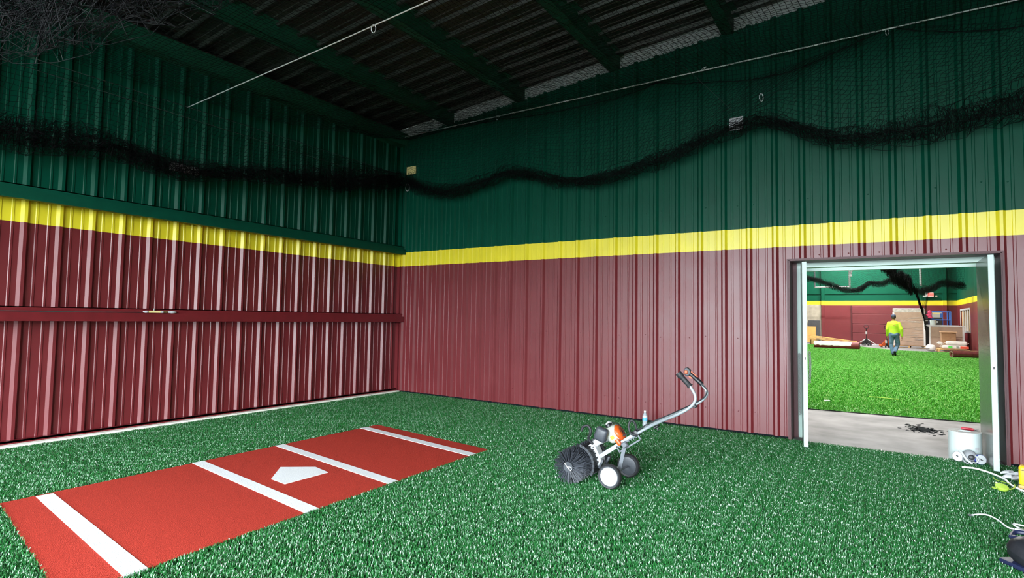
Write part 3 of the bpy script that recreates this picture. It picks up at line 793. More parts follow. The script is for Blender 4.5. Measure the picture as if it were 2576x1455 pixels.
# engine
DV = Vector((0.80, 0, 0.60)); UV = Vector((-0.60, 0, 0.80))     # along and above the rail
RM = Matrix((DV, Vector((0, 1, 0)), UV)).transposed()
eng = thing('engine', 'small two-stroke engine', None, (0, 0, 0)); eng.parent = br; eng.location = (0, 0, 0)
del eng['label']
eb = MB().rbox((5.655, YC + .01, .468), .12, .17, .15, .045, RM, 3).build('crankcase', 'cream_plastic', eng, smooth=True)
MB().rbox((5.600, YC + .03, .535), .05, .06, .06, .018, RM, 2).build('cylinder_cover', 'white_plastic', eng, smooth=True)
MB().rbox((5.583, YC - .105, .470), .112, .07, .122, .026, Matrix.Rotation(.32, 3, 'Y'), 3).build('air_filter_cover', 'grey_plastic', eng, smooth=True)
MB().lathe([(.070, 0), (.072, .014), (.064, .028), (.042, .038), (.0005, .04)], Vector((5.698, YC, .478)), DV, 20).build('starter_cover', 'orange', eng, smooth=True)
MB().rbox((5.715, YC - .04, .415), .035, .06, .07, .012, RM, 2).build('starter_foot', 'orange', eng, smooth=True)
for k in range(6):
    a = k * math.pi / 6; c = Vector((5.698, YC, .478)) + DV * .038
    s1 = Vector((0, 1, 0)) * math.cos(a) + UV * math.sin(a)
    MB().bar(c - s1 * .04, c + s1 * .04, .004, .004, up=DV).build('vent_slat', 'black_plastic', eng)
MB().rbox((5.672, YC - .077, .450), .034, .004, .030, .001, RM, 1).build('sticker', 'yellow_label', eng)
MB().lathe([(.026, 0), (.026, .02), (.018, .026), (.0005, .027)], (5.632, YC - .05, .535), UV, 14).build('fuel_cap', 'black_plastic', eng, smooth=True)
MB().tube(catmull([(5.635, YC - .02, .548), (5.66, YC - .04, .572), (5.70, YC - .03, .565), (5.72, YC, .54)], 5), .004, 6).build('ignition_lead', 'black_plastic', eng, smooth=True)
eng.location = (0.018, 0, -0.026)
# main rail and handle tubes
ra = Vector((5.540, YC - .02, .222)); rb_ = Vector((5.905, YC - .02, .487))
MB().bar(ra, rb_, .036, .032, up=UV).build('rail', 'aluminium', br)
MB().bar(ra + UV * .0175, rb_ + UV * .0175, .012, .004, up=UV).build('rail_groove', 'steel_gray', br)
near_h = catmull([(5.86, YC - .035, .455), (6.00, YC - .05, .545), (6.12, YC - .12, .615), (6.28, -3.18, .700), (6.375, -3.20, .760), (6.425, -3.20, .815), (6.430, -3.20, .870), (6.393, -3.20, .936)], 6)
far_h = catmull([(5.86, YC + .005, .455), (6.00, YC + .02, .555), (6.12, YC + .10, .630), (6.25, -2.74, .695), (6.345, -2.72, .755), (6.395, -2.72, .810), (6.398, -2.72, .850), (6.358, -2.72, .904)], 6)
MB().tube(near_h, .0115, 12).build('handle_tube', 'aluminium', br, smooth=True)
MB().tube(far_h, .0115, 12).build('handle_tube', 'aluminium', br, smooth=True)
gn = [Vector((6.395, -3.20, .933)), Vector((6.322, -3.20, 1.008)), Vector((6.302, -3.20, 1.030))]
MB().tube([gn[0], gn[0].lerp(gn[1], .06), gn[0].lerp(gn[1], .12), gn[0].lerp(gn[1], .9), gn[1], gn[2]], [.024, .024, .0195, .0195, .026, .024], 14).build('grip', 'black_rubber', br, smooth=True)
# throttle grip
tg = MB().tube([(6.360, -2.72, .902), (6.335, -2.72, .925), (6.290, -2.72, .962), (6.255, -2.72, .990)], [.018, .020, .017, .019], 12).build('throttle_grip', 'black_plastic', br, smooth=True)
hd = [(6.262, .972), (6.273, .995), (6.262, 1.022), (6.238, 1.040), (6.220, 1.030), (6.210, .998), (6.216, .975), (6.238, .962)]
hh = MB().prism(hd, 'y', -2.742, -2.698).build('throttle_head', 'grey_plastic', br); b2 = hh.modifiers.new('bevel', 'BEVEL'); b2.width = .007; b2.segments = 2
MB().rbox((6.235, -2.746, 1.000), .024, .012, .030, .004).build('stop_switch', 'orange', hh)
MB().prism([(6.250, .960), (6.268, .945), (6.285, .948), (6.272, .966)], 'y', -2.73, -2.71).build('throttle_trigger', 'orange', br)
MB().bar((6.272, -2.72, 1.004), (6.325, -2.72, .962), .012, .008).build('lockout_lever', 'orange', br)
MB().tube(catmull([(6.36, -2.735, .905), (6.405, -2.74, .86), (6.385, -2.74, .80), (6.31, -2.76, .745), (6.15, YC + .05, .655), (6.0, YC - .0, .577), (5.88, YC - .02, .497), (5.74, YC - .03, .43)], 6), .005, 6).build('throttle_cable', 'black_rubber', br, smooth=True)
MB().rbox((6.300, -2.725, .722), .03, .045, .045, .005, RM, 1).build('cable_clip', 'black_plastic', br)
MB().rbox((5.885, YC - .015, .478), .045, .075, .055, .012, RM, 2).build('clamp', 'black_plastic', br, smooth=True)
MB().rbox((6.06, YC - .03, .555), .05, .05, .02, .006, RM, 1).tube([(6.06, YC - .03, .555), (6.075, YC - .03, .525)], .008, 8).build('clamp_knob', 'black_plastic', br, smooth=True)
# toothed height bracket
hb = MB(); o_ = Vector((5.745, YC - .045, .305)); e_ = Vector((5.930, YC - .045, .435))
hb.bar(o_, e_, .006, .012, up=UV); hb.bar(o_ + UV * .045, e_ + UV * .045, .006, .012, up=UV)
for t in (0, 1):
    p = o_.lerp(e_, t); hb.bar(p - UV * .006, p + UV * .051, .006, .012, up=DV)
for t in np.linspace(.1, .9, 8):
    p = o_.lerp(e_, t) + UV * .045; hb.bar(p, p - UV * .018, .005, .006, up=DV)
hb.build('height_bracket', 'steel_gray', br)
MB().bar((5.800, YC - .06, .385), (5.745, YC - .06, .130), .008, .032, up=(1, 0, 0)).build('wheel_strut', 'steel_gray', br)
MB().rbox((5.795, YC - .055, .375), .05, .045, .05, .008, RM, 1).build('strut_clamp', 'steel_gray', br)
WZ = 0.132; WR = 0.102
MB().tube([(5.725, -3.19, WZ), (5.725, -2.73, WZ)], .009, 10).build('axle', 'steel_gray', br, smooth=True)
for (yw, sgn, nm) in ((-3.17, -1, 'n'), (-2.75, 1, 'f')):
    ty = MB().lathe([(.078, -.022), (.092, -.026), (WR - .003, -.020), (WR, -.008), (WR, .008), (WR - .003, .020), (.092, .026), (.078, .022), (.078, -.022)], (5.725, yw, WZ), (0, 1, 0), 32)
    w = ty.build('wheel', 'black_rubber', br, smooth=True)
    MB().lathe([(.079, -.020), (.084, -.0245), (.079, -.0265), (.074, -.020), (.079, -.020)], (5.725, yw, WZ), (0, -sgn, 0), 32).build('rim', 'grey_plastic', w, smooth=True)
    MB().lathe([(.0005, .021), (.074, .021), (.079, .017), (.079, -.017), (.074, -.019), (.02, -.016), (.0005, -.016)], (5.725, yw, WZ), (0, sgn, 0), 32).build('hub_cap', 'cap_white' if nm == 'n' else 'grey_plastic', w, smooth=True)
for dy in (-.075, .06):
    MB().rbox((5.590, YC + dy, .185), .022, .035, .085, .006, Matrix.Rotation(.45, 3, 'Y'), 2).build('foot_peg', 'grey_plastic', br, smooth=True)
MB().tube(catmull([(5.492, YC - .045, .335), (5.462, YC - .07, .385), (5.488, YC - .09, .430), (5.488, YC - .09, .475), (5.458, YC - .09, .500), (5.420, YC - .09, .482), (5.402, YC - .09, .446)], 6), .011, 10).build('carry_hook', 'black_rubber', br, smooth=True)
MB().tube(catmull([(5.885, YC - .045, .465), (5.850, YC - .06, .475), (5.832, YC - .06, .520), (5.830, YC - .05, .560), (5.848, YC - .04, .582), (5.872, YC - .03, .565), (5.885, YC - .02, .515), (5.89, YC, .48)], 6), .0095, 10).build('carry_hook', 'black_rubber', br, smooth=True)

# ------------------------------------------------------------------ small things on the turf
wb = thing('water_bottle', 'clear plastic water bottle with blue label standing by the maroon wall', 'bottle', (5.025, -0.36, 0.02))
MB().lathe([(.0005, .0), (.030, .0), (.033, .01), (.033, .045), (.030, .055), (.033, .065), (.033, .12), (.030, .14), (.017, .172), (.013, .178), (.013, .19)], (5.025, -.36, .025), n=20).build('body', 'water', wb, smooth=True)
MB().lathe([(.0338, .078), (.0338, .118)], (5.025, -.36, .025), n=20).build('label_band', 'label_blue', wb, smooth=True)
MB().lathe([(.0340, .115), (.0325, .135), (.0305, .142)], (5.025, -.36, .025), n=20).build('label_top', 'white_plastic', wb, smooth=True)
MB().lathe([(.0145, .184), (.0145, .2), (.013, .203), (.0005, .203)], (5.025, -.36, .025), n=16).build('cap', 'cap_white', wb, smooth=True)

RX, RY, RR, RH = 8.372, 0.06, 0.140, 0.315
rl = thing('tape_roll', 'big white roll of seaming tape standing in the doorway', 'tape roll', (RX, RY, 0))
MB().lathe([(.046, 0), (RR, 0), (RR, RH), (RR - .002, RH)], (RX, RY, 0), n=48).build('outer_wrap', 'tape_white', rl, smooth=True)
MB().lathe([(RR - .002, RH - .001), (.052, RH + .001)], (RX, RY, 0), n=48).build('wound_layers', 'tape_grey', rl, smooth=True)
MB().lathe([(.052, RH + .002), (.046, RH + .002), (.046, 0.01)], (RX, RY, 0), n=32).build('core', 'tape_white', rl, smooth=True)
an = math.radians(-52)
lp = [(RX + (RR + .001) * math.cos(an + t), RY + (RR + .001) * math.sin(an + t)) for t in (-.17, -.06, .06, .17)]
MB().add([(x, y, z) for z in (.145, .175) for x, y in lp], [(0, 1, 5, 4), (1, 2, 6, 5), (2, 3, 7, 6)]).build('sticker', 'white_plastic', rl, fix=False)
kn = thing('hand_tool', 'red-handled hand tool lying on top of the white roll', 'tool', (RX + .05, RY + .09, RH))
MB().tube([(RX - .02, RY + .10, RH + .014), (RX + .0, RY + .098, RH + .014), (RX + .07, RY + .09, RH + .013), (RX + .09, RY + .085, RH + .011)], [.012, .014, .013, .010], 10).build('handle', 'red_handle', kn, smooth=True)
MB().bar((RX + .085, RY + .085, RH + .008), (RX + .13, RY + .06, RH + .008), .018, .004).build('blade', 'black_plastic', kn)
MB().bar((RX + .10, RY + .09, RH + .012), (RX + .13, RY + .10, RH + .018), .006, .004).build('spring', 'steel', kn)
# respirator
rs_ = thing('respirator', 'half-face respirator mask with white filter cartridges against the tape roll', 'mask', (8.37, -0.17, 0.03))
MB().lathe([(.060, 0), (.056, .02), (.042, .045), (.022, .06), (.0005, .062)], (8.385, -.145, .10), (0.05, -1, .25), 18).build('face_piece', 'mask_grey', rs_, smooth=True)
MB().lathe([(.026, .058), (.024, .075), (.014, .08), (.0005, .08)], (8.39, -.15, .088), (0.05, -1, .15), 14).build('valve', 'black_plastic', rs_, smooth=True)
MB().ball((8.408, -.215, .095), .010, .006, .012, 8).build('valve_tab', 'yellow_label', rs_, smooth=True)
def disc_cart(c, ax, m_rim):
    w = MB().lathe([(.0005, 0), (.046, 0), (.050, .004), (.050, .024), (.046, .028)], c, ax, 20).build('cartridge', m_rim, rs_, smooth=True)
    MB().lathe([(.046, .0285), (.020, .0285), (.0005, .029)], c, ax, 20).build('cartridge_label', 'white_plastic', w, smooth=True)
    a = Vector(c) + Vector(ax).normalized() * .0295
    MB().obox(a, .03, .002, .012, Matrix.Rotation(.6, 3, 'Y')).build('cartridge_print', 'black_plastic', w)
disc_cart((8.297, -.150, .080), (-.35, -1, .2), 'mask_grey'); disc_cart((8.462, -.15, .075), (.35, -1, .1), 'mask_blue')
MB().tube(catmull([(8.300, -.19, .150), (8.32, -.21, .125), (8.35, -.225, .075), (8.395, -.225, .035)], 5), [.011] * 16, 8).build('strap', 'white_plastic', rs_, smooth=True)
MB().tube(catmull([(8.33, -.19, .10), (8.325, -.21, .06), (8.35, -.22, .035), (8.37, -.21, .035)], 5), .006, 6).build('strap', 'mask_grey', rs_, smooth=True)
MB().tube(catmull([(8.405, -.19, .045), (8.43, -.215, .05), (8.445, -.215, .085), (8.425, -.20, .115)], 5), .007, 6).build('strap', 'white_plastic', rs_, smooth=True)

cable('extension_cord', 'white cord curving past the foot of the right door leaf', catmull([(8.285, -.50, .045), (8.378, -.485, .045), (8.456, -.56, .045), (8.520, -.69, .045), (8.556, -.835, .047), (8.563, -.975, .045), (8.592, -1.10, .045), (8.63, -1.19, .045), (8.75, -1.35, .04)], 6), .008, 'cord_white', 'cord', 8)
cd = thing('charging_cord', 'white cord with a plug lying on the turf at the lower right', 'cord', (8.148, -2.237, .04))
MB().tube(catmull([(8.150, -2.232, .050), (8.199, -2.171, .050), (8.257, -2.150, .050), (8.300, -2.235, .050), (8.332, -2.374, .048), (8.362, -2.40, .05)], 6), [.005] * 31, 8).build('wire', 'cord_white', cd, smooth=True)
MB().rbox((8.147, -2.238, .052), .016, .016, .012, .003).build('plug_tip', 'grey_plastic', cd)
MB().tube(catmull([(8.43, -2.44, .05), (8.375, -2.33, .055), (8.385, -2.29, .055), (8.45, -2.29, .05), (8.52, -2.36, .05)], 5), .0055, 6).build('wire_loop', 'cord_white', cd, smooth=True)
MB().rbox((8.415, -2.445, .055), .10, .035, .022, .006, Matrix.Rotation(-.55, 3, 'Z')).build('adapter', 'white_plastic', cd, smooth=True)
MB().rbox((8.375, -2.43, .055), .03, .02, .014, .004, Matrix.Rotation(-.9, 3, 'Z')).build('connector', 'cord_white', cd, smooth=True)
cl = thing('chalk_reel', 'lime green line reel with string lying on the turf by the white cord', 'reel', (8.473, -1.18, .03))
MB().lathe([(.0005, 0), (.040, 0), (.046, .008), (.046, .022), (.038, .030), (.0005, .033)], (8.478, -1.175, .038), (0.1, -.35, 1), 18).build('body', 'chalk_lime', cl, smooth=True)
MB().tube([(8.455, -1.085, .06), (8.465, -1.11, .055)], [.012, .015], 8).build('spout', 'chalk_lime', cl, smooth=True)
MB().tube([Vector((8.425, -1.225, .05)) + Vector((math.cos(t) * .016, math.sin(t) * .022, 0)) for t in np.linspace(0, 6.28, 11)], .004, 5, cap=False).build('ring', 'chalk_lime', cl, smooth=True)
MB().tube(catmull([(8.525, -1.21, .05), (8.55, -1.17, .05), (8.575, -1.10, .05), (8.585, -1.03, .055)], 5), .005, 6).build('crank', 'chalk_lime', cl, smooth=True)
MB().tube(catmull([(8.478, -.80, .05), (8.475, -.87, .048), (8.50, -.93, .05), (8.54, -.97, .05), (8.565, -1.0, .05)], 5), .003, 5).build('string', 'chalk_lime', cl, smooth=True)
yc_ = thing('tool_case', 'yellow tool case at the right edge of the turf', 'case', (8.75, -0.98, .03))
Rc = Matrix.Rotation(-.25, 3, 'Z')
MB().rbox((8.705, -.98, .125), .16, .10, .19, .018, Rc, 3).build('shell', 'case_yellow', yc_, smooth=True)
MB().obox((8.705, -.98, .06), .163, .103, .006, Rc).build('seam', 'black_plastic', yc_)
MB().obox((8.705, -.98, .185), .163, .103, .005, Rc).build('seam', 'black_plastic', yc_)
MB().rbox((8.712, -1.033, .20), .06, .012, .02, .006, Rc).build('handle_slot', 'cabinet_dark', yc_)
MB().rbox((8.705, -.98, .04), .165, .106, .03, .008, Rc).build('foot', 'wood', yc_)
gl = thing('work_gloves', 'pair of crumpled white work gloves beside the yellow tool case', 'gloves', (8.66, -.62, .03))
for k, (c, rz) in enumerate((((8.672, -.56, .06), 2.5), ((8.662, -.68, .05), 2.9))):
    g_ = MB().rbox(c, .085, .08, .034, .015, Matrix.Rotation(rz, 3, 'Z') @ Matrix.Rotation(.35, 3, 'Y'), 2).build('palm', 'glove', gl, smooth=True)
    for f in range(4):
        a = rz + (-.35 + .22 * f); p = Vector(c) + Vector((math.cos(rz), math.sin(rz), 0)) * .04 + Vector((-math.sin(rz), math.cos(rz), 0)) * (.024 - .016 * f) * -1
        MB().tube([p, p + Vector((math.cos(a), math.sin(a), -.1)) * .035, p + Vector((math.cos(a), math.sin(a), -.3)) * .062], [.014, .013, .010], 7).build('finger', 'glove', g_, smooth=True)
    p = Vector(c) + Vector((-math.sin(rz), math.cos(rz), 0)) * .035
    MB().tube([p, p + Vector((math.cos(rz + .9), math.sin(rz + .9), -.1)) * .05], [.014, .010], 7).build('thumb', 'glove', g_, smooth=True)
bg_ = thing('work_boot', 'black boot with blue trim cut off at the lower right corner', 'boot', (8.30, -3.08, .03))
MB().rbox((8.33, -3.10, .105), .24, .18, .16, .078, Matrix.Rotation(-.9, 3, 'Z') @ Matrix.Rotation(.25, 3, 'Y'), 3).build('upper', 'bag_black', bg_, smooth=True)
MB().tube(catmull([(8.25, -3.02, .17), (8.28, -2.96, .185), (8.34, -2.97, .19), (8.36, -3.04, .19), (8.31, -3.07, .185), (8.25, -3.02, .17)], 5), .013, 8).build('collar', 'boot_blue', bg_, smooth=True)
MB().rbox((8.33, -3.10, .035), .25, .18, .03, .012, Matrix.Rotation(-.9, 3, 'Z'), 2).build('sole', 'boot_blue', bg_, smooth=True)

# ------------------------------------------------------------------ the far hall
FY, FX1, FX0 = 36.5, 12.05, -3.0
tag(MB().box(FX0, FX1, 0.32, FY, -0.15, -0.002).build('floor_far', 'concrete'), 'worn grey concrete floor of the hall beyond the doorway', kind='structure')
tag(MB().box(FX0, FX1, 0.3, FY, 7.0, 7.2).build('ceiling_far', 'ceiling_far'), 'ceiling of the far hall', kind='structure')
tag(MB().box(FX0 - .2, FX1 + .2, FY, FY + .2, 0, 7.0).build('wall_far', 'far_wall_paint'), 'end wall of the far hall with a yellow stripe', kind='structure')
tag(MB().box(FX0 - .2, FX0, 0.3, FY, 0, 7.0).build('wall_far_left', 'far_wall_paint'), 'left side wall of the far hall, out of view', kind='structure')
WY0, WY1, WZ0, WZ1 = 31.3, 35.0, 1.07, 2.28
wfr = MB().box(FX1, FX1 + .2, 0.3, WY0, 0, 7).box(FX1, FX1 + .2, WY1, FY, 0, 7).box(FX1, FX1 + .2, WY0, WY1, 0, WZ0).box(FX1, FX1 + .2, WY0, WY1, WZ1, 7)
tag(wfr.build('wall_far_right', 'far_wall_paint'), 'right side wall of the far hall with a boarded window', kind='structure')
tag(MB().box(FX0, DX0, 0.305, 0.34, 0, 7).box(DX1, FX1, .305, .34, 0, 7).box(DX0, DX1, .305, .34, DZ, 7).build('wall_near', 'far_wall_paint'), 'hall side of the wall around the doorway', kind='structure')
win = thing('window_1', 'white window frame with boarded panes on the right wall of the far hall', None, (FX1, 33, 1), kind='structure')
MB().box(FX1 - .03, FX1 + .02, WY0 - .1, WY1 + .1, WZ1, WZ1 + .09).box(FX1 - .03, FX1 + .02, WY0 - .1, WY1 + .1, WZ0 - .09, WZ0).box(FX1 - .03, FX1 + .02, WY0 - .12, WY0, WZ0, WZ1).box(FX1 - .03, FX1 + .02, WY1, WY1 + .12, WZ0, WZ1).build('window_frame', 'white_plastic', win)
for k in range(1, 4):
    yv = WY0 + (WY1 - WY0) * k / 4
    MB().box(FX1 - .01, FX1 + .03, yv - .13, yv + .13, WZ0, WZ1).build('mullion', 'white_plastic', win)
for k in range(4):
    a = WY0 + (WY1 - WY0) * k / 4; b = WY0 + (WY1 - WY0) * (k + 1) / 4
    MB().box(FX1 + .05, FX1 + .07, a, b, WZ0, WZ1).build('pane', 'wood', win)
# columns, band moulding, sectional door
for k, xc in enumerate((4.72, 11.42)):
    tag(MB().box(xc - .10, xc + .10, FY - .18, FY - .001, 0, 7).build('column', 'far_wall_paint'), ('square painted column at the left of the far end wall', 'square painted column beside the corner of the far end wall')[k], 'column', 'columns on the far wall')
sd = thing('door_2', 'maroon sectional overhead door in the far end wall', None, (8.3, FY, 0), kind='structure')
zs = [0.0, .77, 1.38, 2.05, 2.60]
for a, b in zip(zs[:-1], zs[1:]):
    MB().rbox((8.30, FY - .03, (a + b) / 2), 3.72, .05, b - a - .025, .012).build('door_section', 'door_far', sd)
MB().box(6.36, 6.43, FY - .09, FY, 0, 2.64).box(10.17, 10.24, FY - .09, FY, 0, 2.64).build('track', 'dark_red', sd)
tag(MB().box(FX0, FX1, FY - .05, FY - .001, 3.42, 3.52).build('trim_4', 'far_wall_paint'), 'dark rail across the green part of the far wall', kind='structure')

def board(name, label, x0, x1, y, z0, z1, m_, lean=0.0, th=.03, cat='board'):
    root = thing(name, label, cat, ((x0 + x1) / 2, y, z0))
    mb = MB(); mb.obox(((x0 + x1) / 2, y, (z0 + z1) / 2), x1 - x0, th, z1 - z0, Matrix.Rotation(lean, 3, 'X')); o_ = mb.build('sheet', m_, root)
    b_ = o_.modifiers.new('bevel', 'BEVEL'); b_.width = .006
    return root
board('wall_board', 'tall stained beige board covering the left of the far wall', 3.0, 4.60, FY - .05, 0, 2.68, 'beige_board')
board('dark_panel', 'charcoal panel leaning on the beige board', 3.80, 4.55, FY - .18, .03, 1.58, 'charcoal_board', -.05)
board('plywood_sheet', 'orange plywood sheet leaning before the charcoal panel', 3.55, 4.27, FY - .42, .03, 1.14, 'wood_orange', -.09)
# lumber
def plank(name, label, a, b, w, h):
    root = thing(name, label, 'plank', a, group='loose pale planks on the pile')
    MB().bar(a, b, w, h).build('timber', 'wood', root)
plank('plank', 'uppermost pale plank of the pile behind the wrapped red roll', (4.05, 33.2, .60), (6.75, 33.4, .26), .22, .05)
plank('plank', 'second pale plank of the pile behind the wrapped red roll', (4.2, 33.0, .50), (6.80, 33.2, .18), .22, .05)
plank('plank', 'front pale plank of the pile, closest to the wrapped red roll', (4.1, 32.7, .44), (6.70, 32.75, .13), .18, .05)
tag(MB().rbox((4.40, 33.0, .17), .40, .7, .30, .03, Matrix.Rotation(.2, 3, 'Z')).build('wooden_block', 'wood', None), 'wooden block propping up the left end of the planks', 'block')
# rolls
def roll(label, a, b, r, m_, film, frac):
    a = Vector(a); b = Vector(b); d = (b - a).normalized(); L_ = (b - a).length
    root = thing('turf_roll', label, 'roll', (a.x, a.y, 0), group='rolled up turf')
    MB().lathe([(.05, 0), (r, 0), (r, L_), (.05, L_), (.05, 0)], a, d, 28).build('roll_body', m_, root, smooth=True)
    MB().lathe([(r * .75, -.002), (r * .72, -.002)], a, d, 28).build('spiral', 'white_film', root)
    if film:
        e1 = d.cross(Vector((0, 0, 1))).normalized(); pts = []
        n = 22; k = 9; vs = []; fs = []
        rr = np.random.default_rng(4)
        for i in range(n + 1):
            for j in range(k + 1):
                an = math.radians(-5 + 130 * j / k) + (rr.uniform(-.12, .12) if j in (0, k) else 0)
                u = frac[0] + (frac[1] - frac[0]) * i / n + (rr.uniform(-.01, .01) if i in (0, n) else 0)
                p = a + d * (L_ * u) + (e1 * math.cos(an) + Vector((0, 0, 1)) * math.sin(an)) * (r + .008)
                vs.append(p)
        for i in range(n):
            for j in range(k): fs.append((i * (k + 1) + j, i * (k + 1) + j + 1, (i + 1) * (k + 1) + j + 1, (i + 1) * (k + 1) + j))
        MB().add(vs, fs).build('plastic_film', 'white_film', root, smooth='all', fix=False)
    return root
roll('dark red turf roll half covered by torn white film, left in the far hall', (4.85, 27.75, .20), (6.98, 27.40, .20), .20, 'roll_red', True, (0.0, .84))
roll('maroon turf roll in clear film, cut off by the right door leaf', (10.40, 22.7, .17), (11.95, 23.3, .17), .165, 'roll_maroon', False, None)

# pallet jacks
def pallet_jack(x, y, label, body_m, ang, fork):
    r = thing('pallet_jack', label, 'pallet jack', (x, y, 0), group='pallet jacks')
    def T(px, py, pz):
        c, s_ = math.cos(ang), math.sin(ang); return (x + c * px - s_ * py, y + s_ * px + c * py, pz)
    for sx in (-.2, .2):
        MB().tube([T(sx, .1, .10), T(sx, 1.15, .08)], .07, 4).build('fork', body_m, r)
        MB().lathe([(.0005, -.03), (.07, -.03), (.07, .03), (.0005, .03)], T(sx * .4, -.18, .075), (math.cos(ang), math.sin(ang), 0), 16).build('wheel', 'black_rubber', r, smooth=True)
    body = MB(); pol = [(-.30, .06), (.30, .06), (.26, .16), (.06, .46), (-.06, .46), (-.26, .16)]
    vs = [T(p[0], -.05, p[1]) for p in pol] + [T(p[0], .10, p[1]) for p in pol]; n = len(pol)
    body.add(vs, [tuple(range(n)), tuple(reversed(range(n, 2 * n)))] + [(i, i + n, (i + 1) % n + n, (i + 1) % n) for i in range(n)]).build('body', body_m, r)
    MB().tube([T(0, -.12, .12), T(0, -.13, .45)], .05, 12).build('pump', 'black_plastic', r, smooth=True)
    MB().tube([T(0, -.12, .40), T(0, -.16, .9), T(0, -.2, 1.12)], .022, 8).build('handle_shaft', 'black_plastic', r, smooth=True)
    MB().tube([Vector(T(0, -.2, 1.2)) + Vector((math.cos(ang) * .13 * math.cos(t), math.sin(ang) * .13 * math.cos(t), .12 * math.sin(t))) for t in np.linspace(0, 6.28, 17)], .016, 6, cap=False).build('handle_loop', 'black_plastic', r, smooth=True)
    return r, T
pj1, T1 = pallet_jack(7.25, 34.6, 'black pallet jack with upright handle before the maroon sectional door', 'black_plastic', 0.0, 1)
for sx in (-.60, .60):
    MB().tube([T1(0, -.02, .46), T1(sx * .75, -.1, .12), T1(sx, -.1, .06)], .03, 6).build('outrigger', 'galv', pj1, smooth=True)
MB().rbox(T1(0, -.20, .82), .10, .03, .16, .01).build('tag', 'white_plastic', pj1)
pj2, T2 = pallet_jack(8.28, 32.4, 'orange pallet jack half hidden behind the walking man', 'orange', 0.12, 1)
MB().rbox(T2(-.05, -.16, .35), .10, .05, .18, .01).build('tag', 'white_plastic', pj2)

# wrapped pallets
def pallet(root, cx, cy, w, d, R, z=0.0):
    for k in range(5):
        p = Vector((cx, cy, z + .125)) + R @ Vector((0, -d / 2 + d * (k + .5) / 5, 0))
        MB().obox(p, w, d / 5 * .8, .02, R).build('deck_board', 'wood', root)
    for k in (-1, 0, 1):
        p = Vector((cx, cy, z + .065)) + R @ Vector((k * (w / 2 - .05), 0, 0))
        MB().obox(p, .08, d, .10, R).build('runner', 'wood', root)
    p = Vector((cx, cy, z + .01)) + R @ Vector((0, -d / 2 + .05, 0))
    MB().obox(p, w, .09, .018, R).build('bottom_board', 'wood', root)
R1_ = Matrix.Rotation(-.10, 3, 'Z')
tpall = thing('wrapped_pallet', 'tall carton stack wrapped in clear film on a pallet, behind the man', 'pallet load', (9.45, 33.4, 0))
pallet(tpall, 9.45, 33.4, 1.65, 1.2, R1_)
for k in range(4):
    zz = .14 + .5 * k
    MB().rbox((9.45, 33.4, zz + .25), 1.50, 1.10, .492, .02, R1_).build('carton', 'wrapped_carton', tpall)
MB().rbox((9.45, 33.4, 2.25), 1.56, 1.14, .24, .03, R1_).build('top_wrap', 'film', tpall)
for sx in (-1, 1):
    p = Vector((9.45, 33.4, 1.12)) + R1_ @ Vector((sx * .745, -.545, 0)); MB().obox(p, .09, .05, 2.0, R1_).build('corner_board', 'white_film', tpall)
rr = np.random.default_rng(9)
for k in range(26):
    zz = rr.uniform(.3, 1.95); u0 = rr.uniform(-.2, .35); l = rr.uniform(.25, .6)
    a = Vector((9.45, 33.4, zz)) + R1_ @ Vector((u0, -.555, 0)); b = Vector((9.45, 33.4, zz + rr.uniform(-.05, .05))) + R1_ @ Vector((min(u0 + l, .72), -.558, 0))
    MB().tube([a, a.lerp(b, .5) + Vector((0, -.01, rr.uniform(-.02, .02))), b], [.003, .009, .004], 5).build('film_crease', 'film', tpall, smooth=True)
spall = thing('wrapped_pallet', 'low wide carton stack with white edge boards on a pallet, right side of the hall', 'pallet load', (11.05, 31.9, 0))
R2_ = Matrix.Rotation(-.05, 3, 'Z')
pallet(spall, 11.05, 31.9, 1.62, 1.1, R2_)
for k in range(2):
    MB().rbox((11.05, 31.9, .14 + .29 + .585 * k), 1.5, 1.0, .575, .02, R2_).build('carton', 'wrapped_carton', spall)
for sx in (-1, 1):
    p = Vector((11.05, 31.9, .74)) + R2_ @ Vector((sx * .735, -.495, 0)); MB().obox(p, .09, .05, 1.16, R2_).build('corner_board', 'white_film', spall)
p = Vector((11.05, 31.9, 1.34)) + R2_ @ Vector((-.02, -.47, 0)); MB().obox(p, 1.62, .10, .06, R2_).build('edge_board', 'white_film', spall)
bk_ = thing('bucket', 'pale yellow bucket standing on the low carton stack', 'bucket', (10.42, 31.75, 1.37))
MB().lathe([(.0005, 0), (.125, 0), (.14, .27), (.147, .27), (.147, .30), (.0005, .30)], (10.46, 31.75, 1.372), n=20).build('pail', 'tape_white', bk_, smooth=True)
MB().tube(catmull([(10.60, 31.72, 1.62), (10.66, 31.70, 1.60), (10.66, 31.70, 1.54), (10.60, 31.72, 1.52)], 4), .018, 6).build('handle', 'white_plastic', bk_, smooth=True)
MB().lathe([(.1275, .06), (.137, .22)], (10.46, 31.75, 1.372), n=20).build('label_band', 'cream_plastic', bk_, smooth=True)
tag(MB().bar((10.15, 31.55, 1.395), (11.6, 31.6, 1.385), .08, .03).build('white_batten', 'white_plastic', None), 'white batten lying along the top of the low carton stack', 'batten')
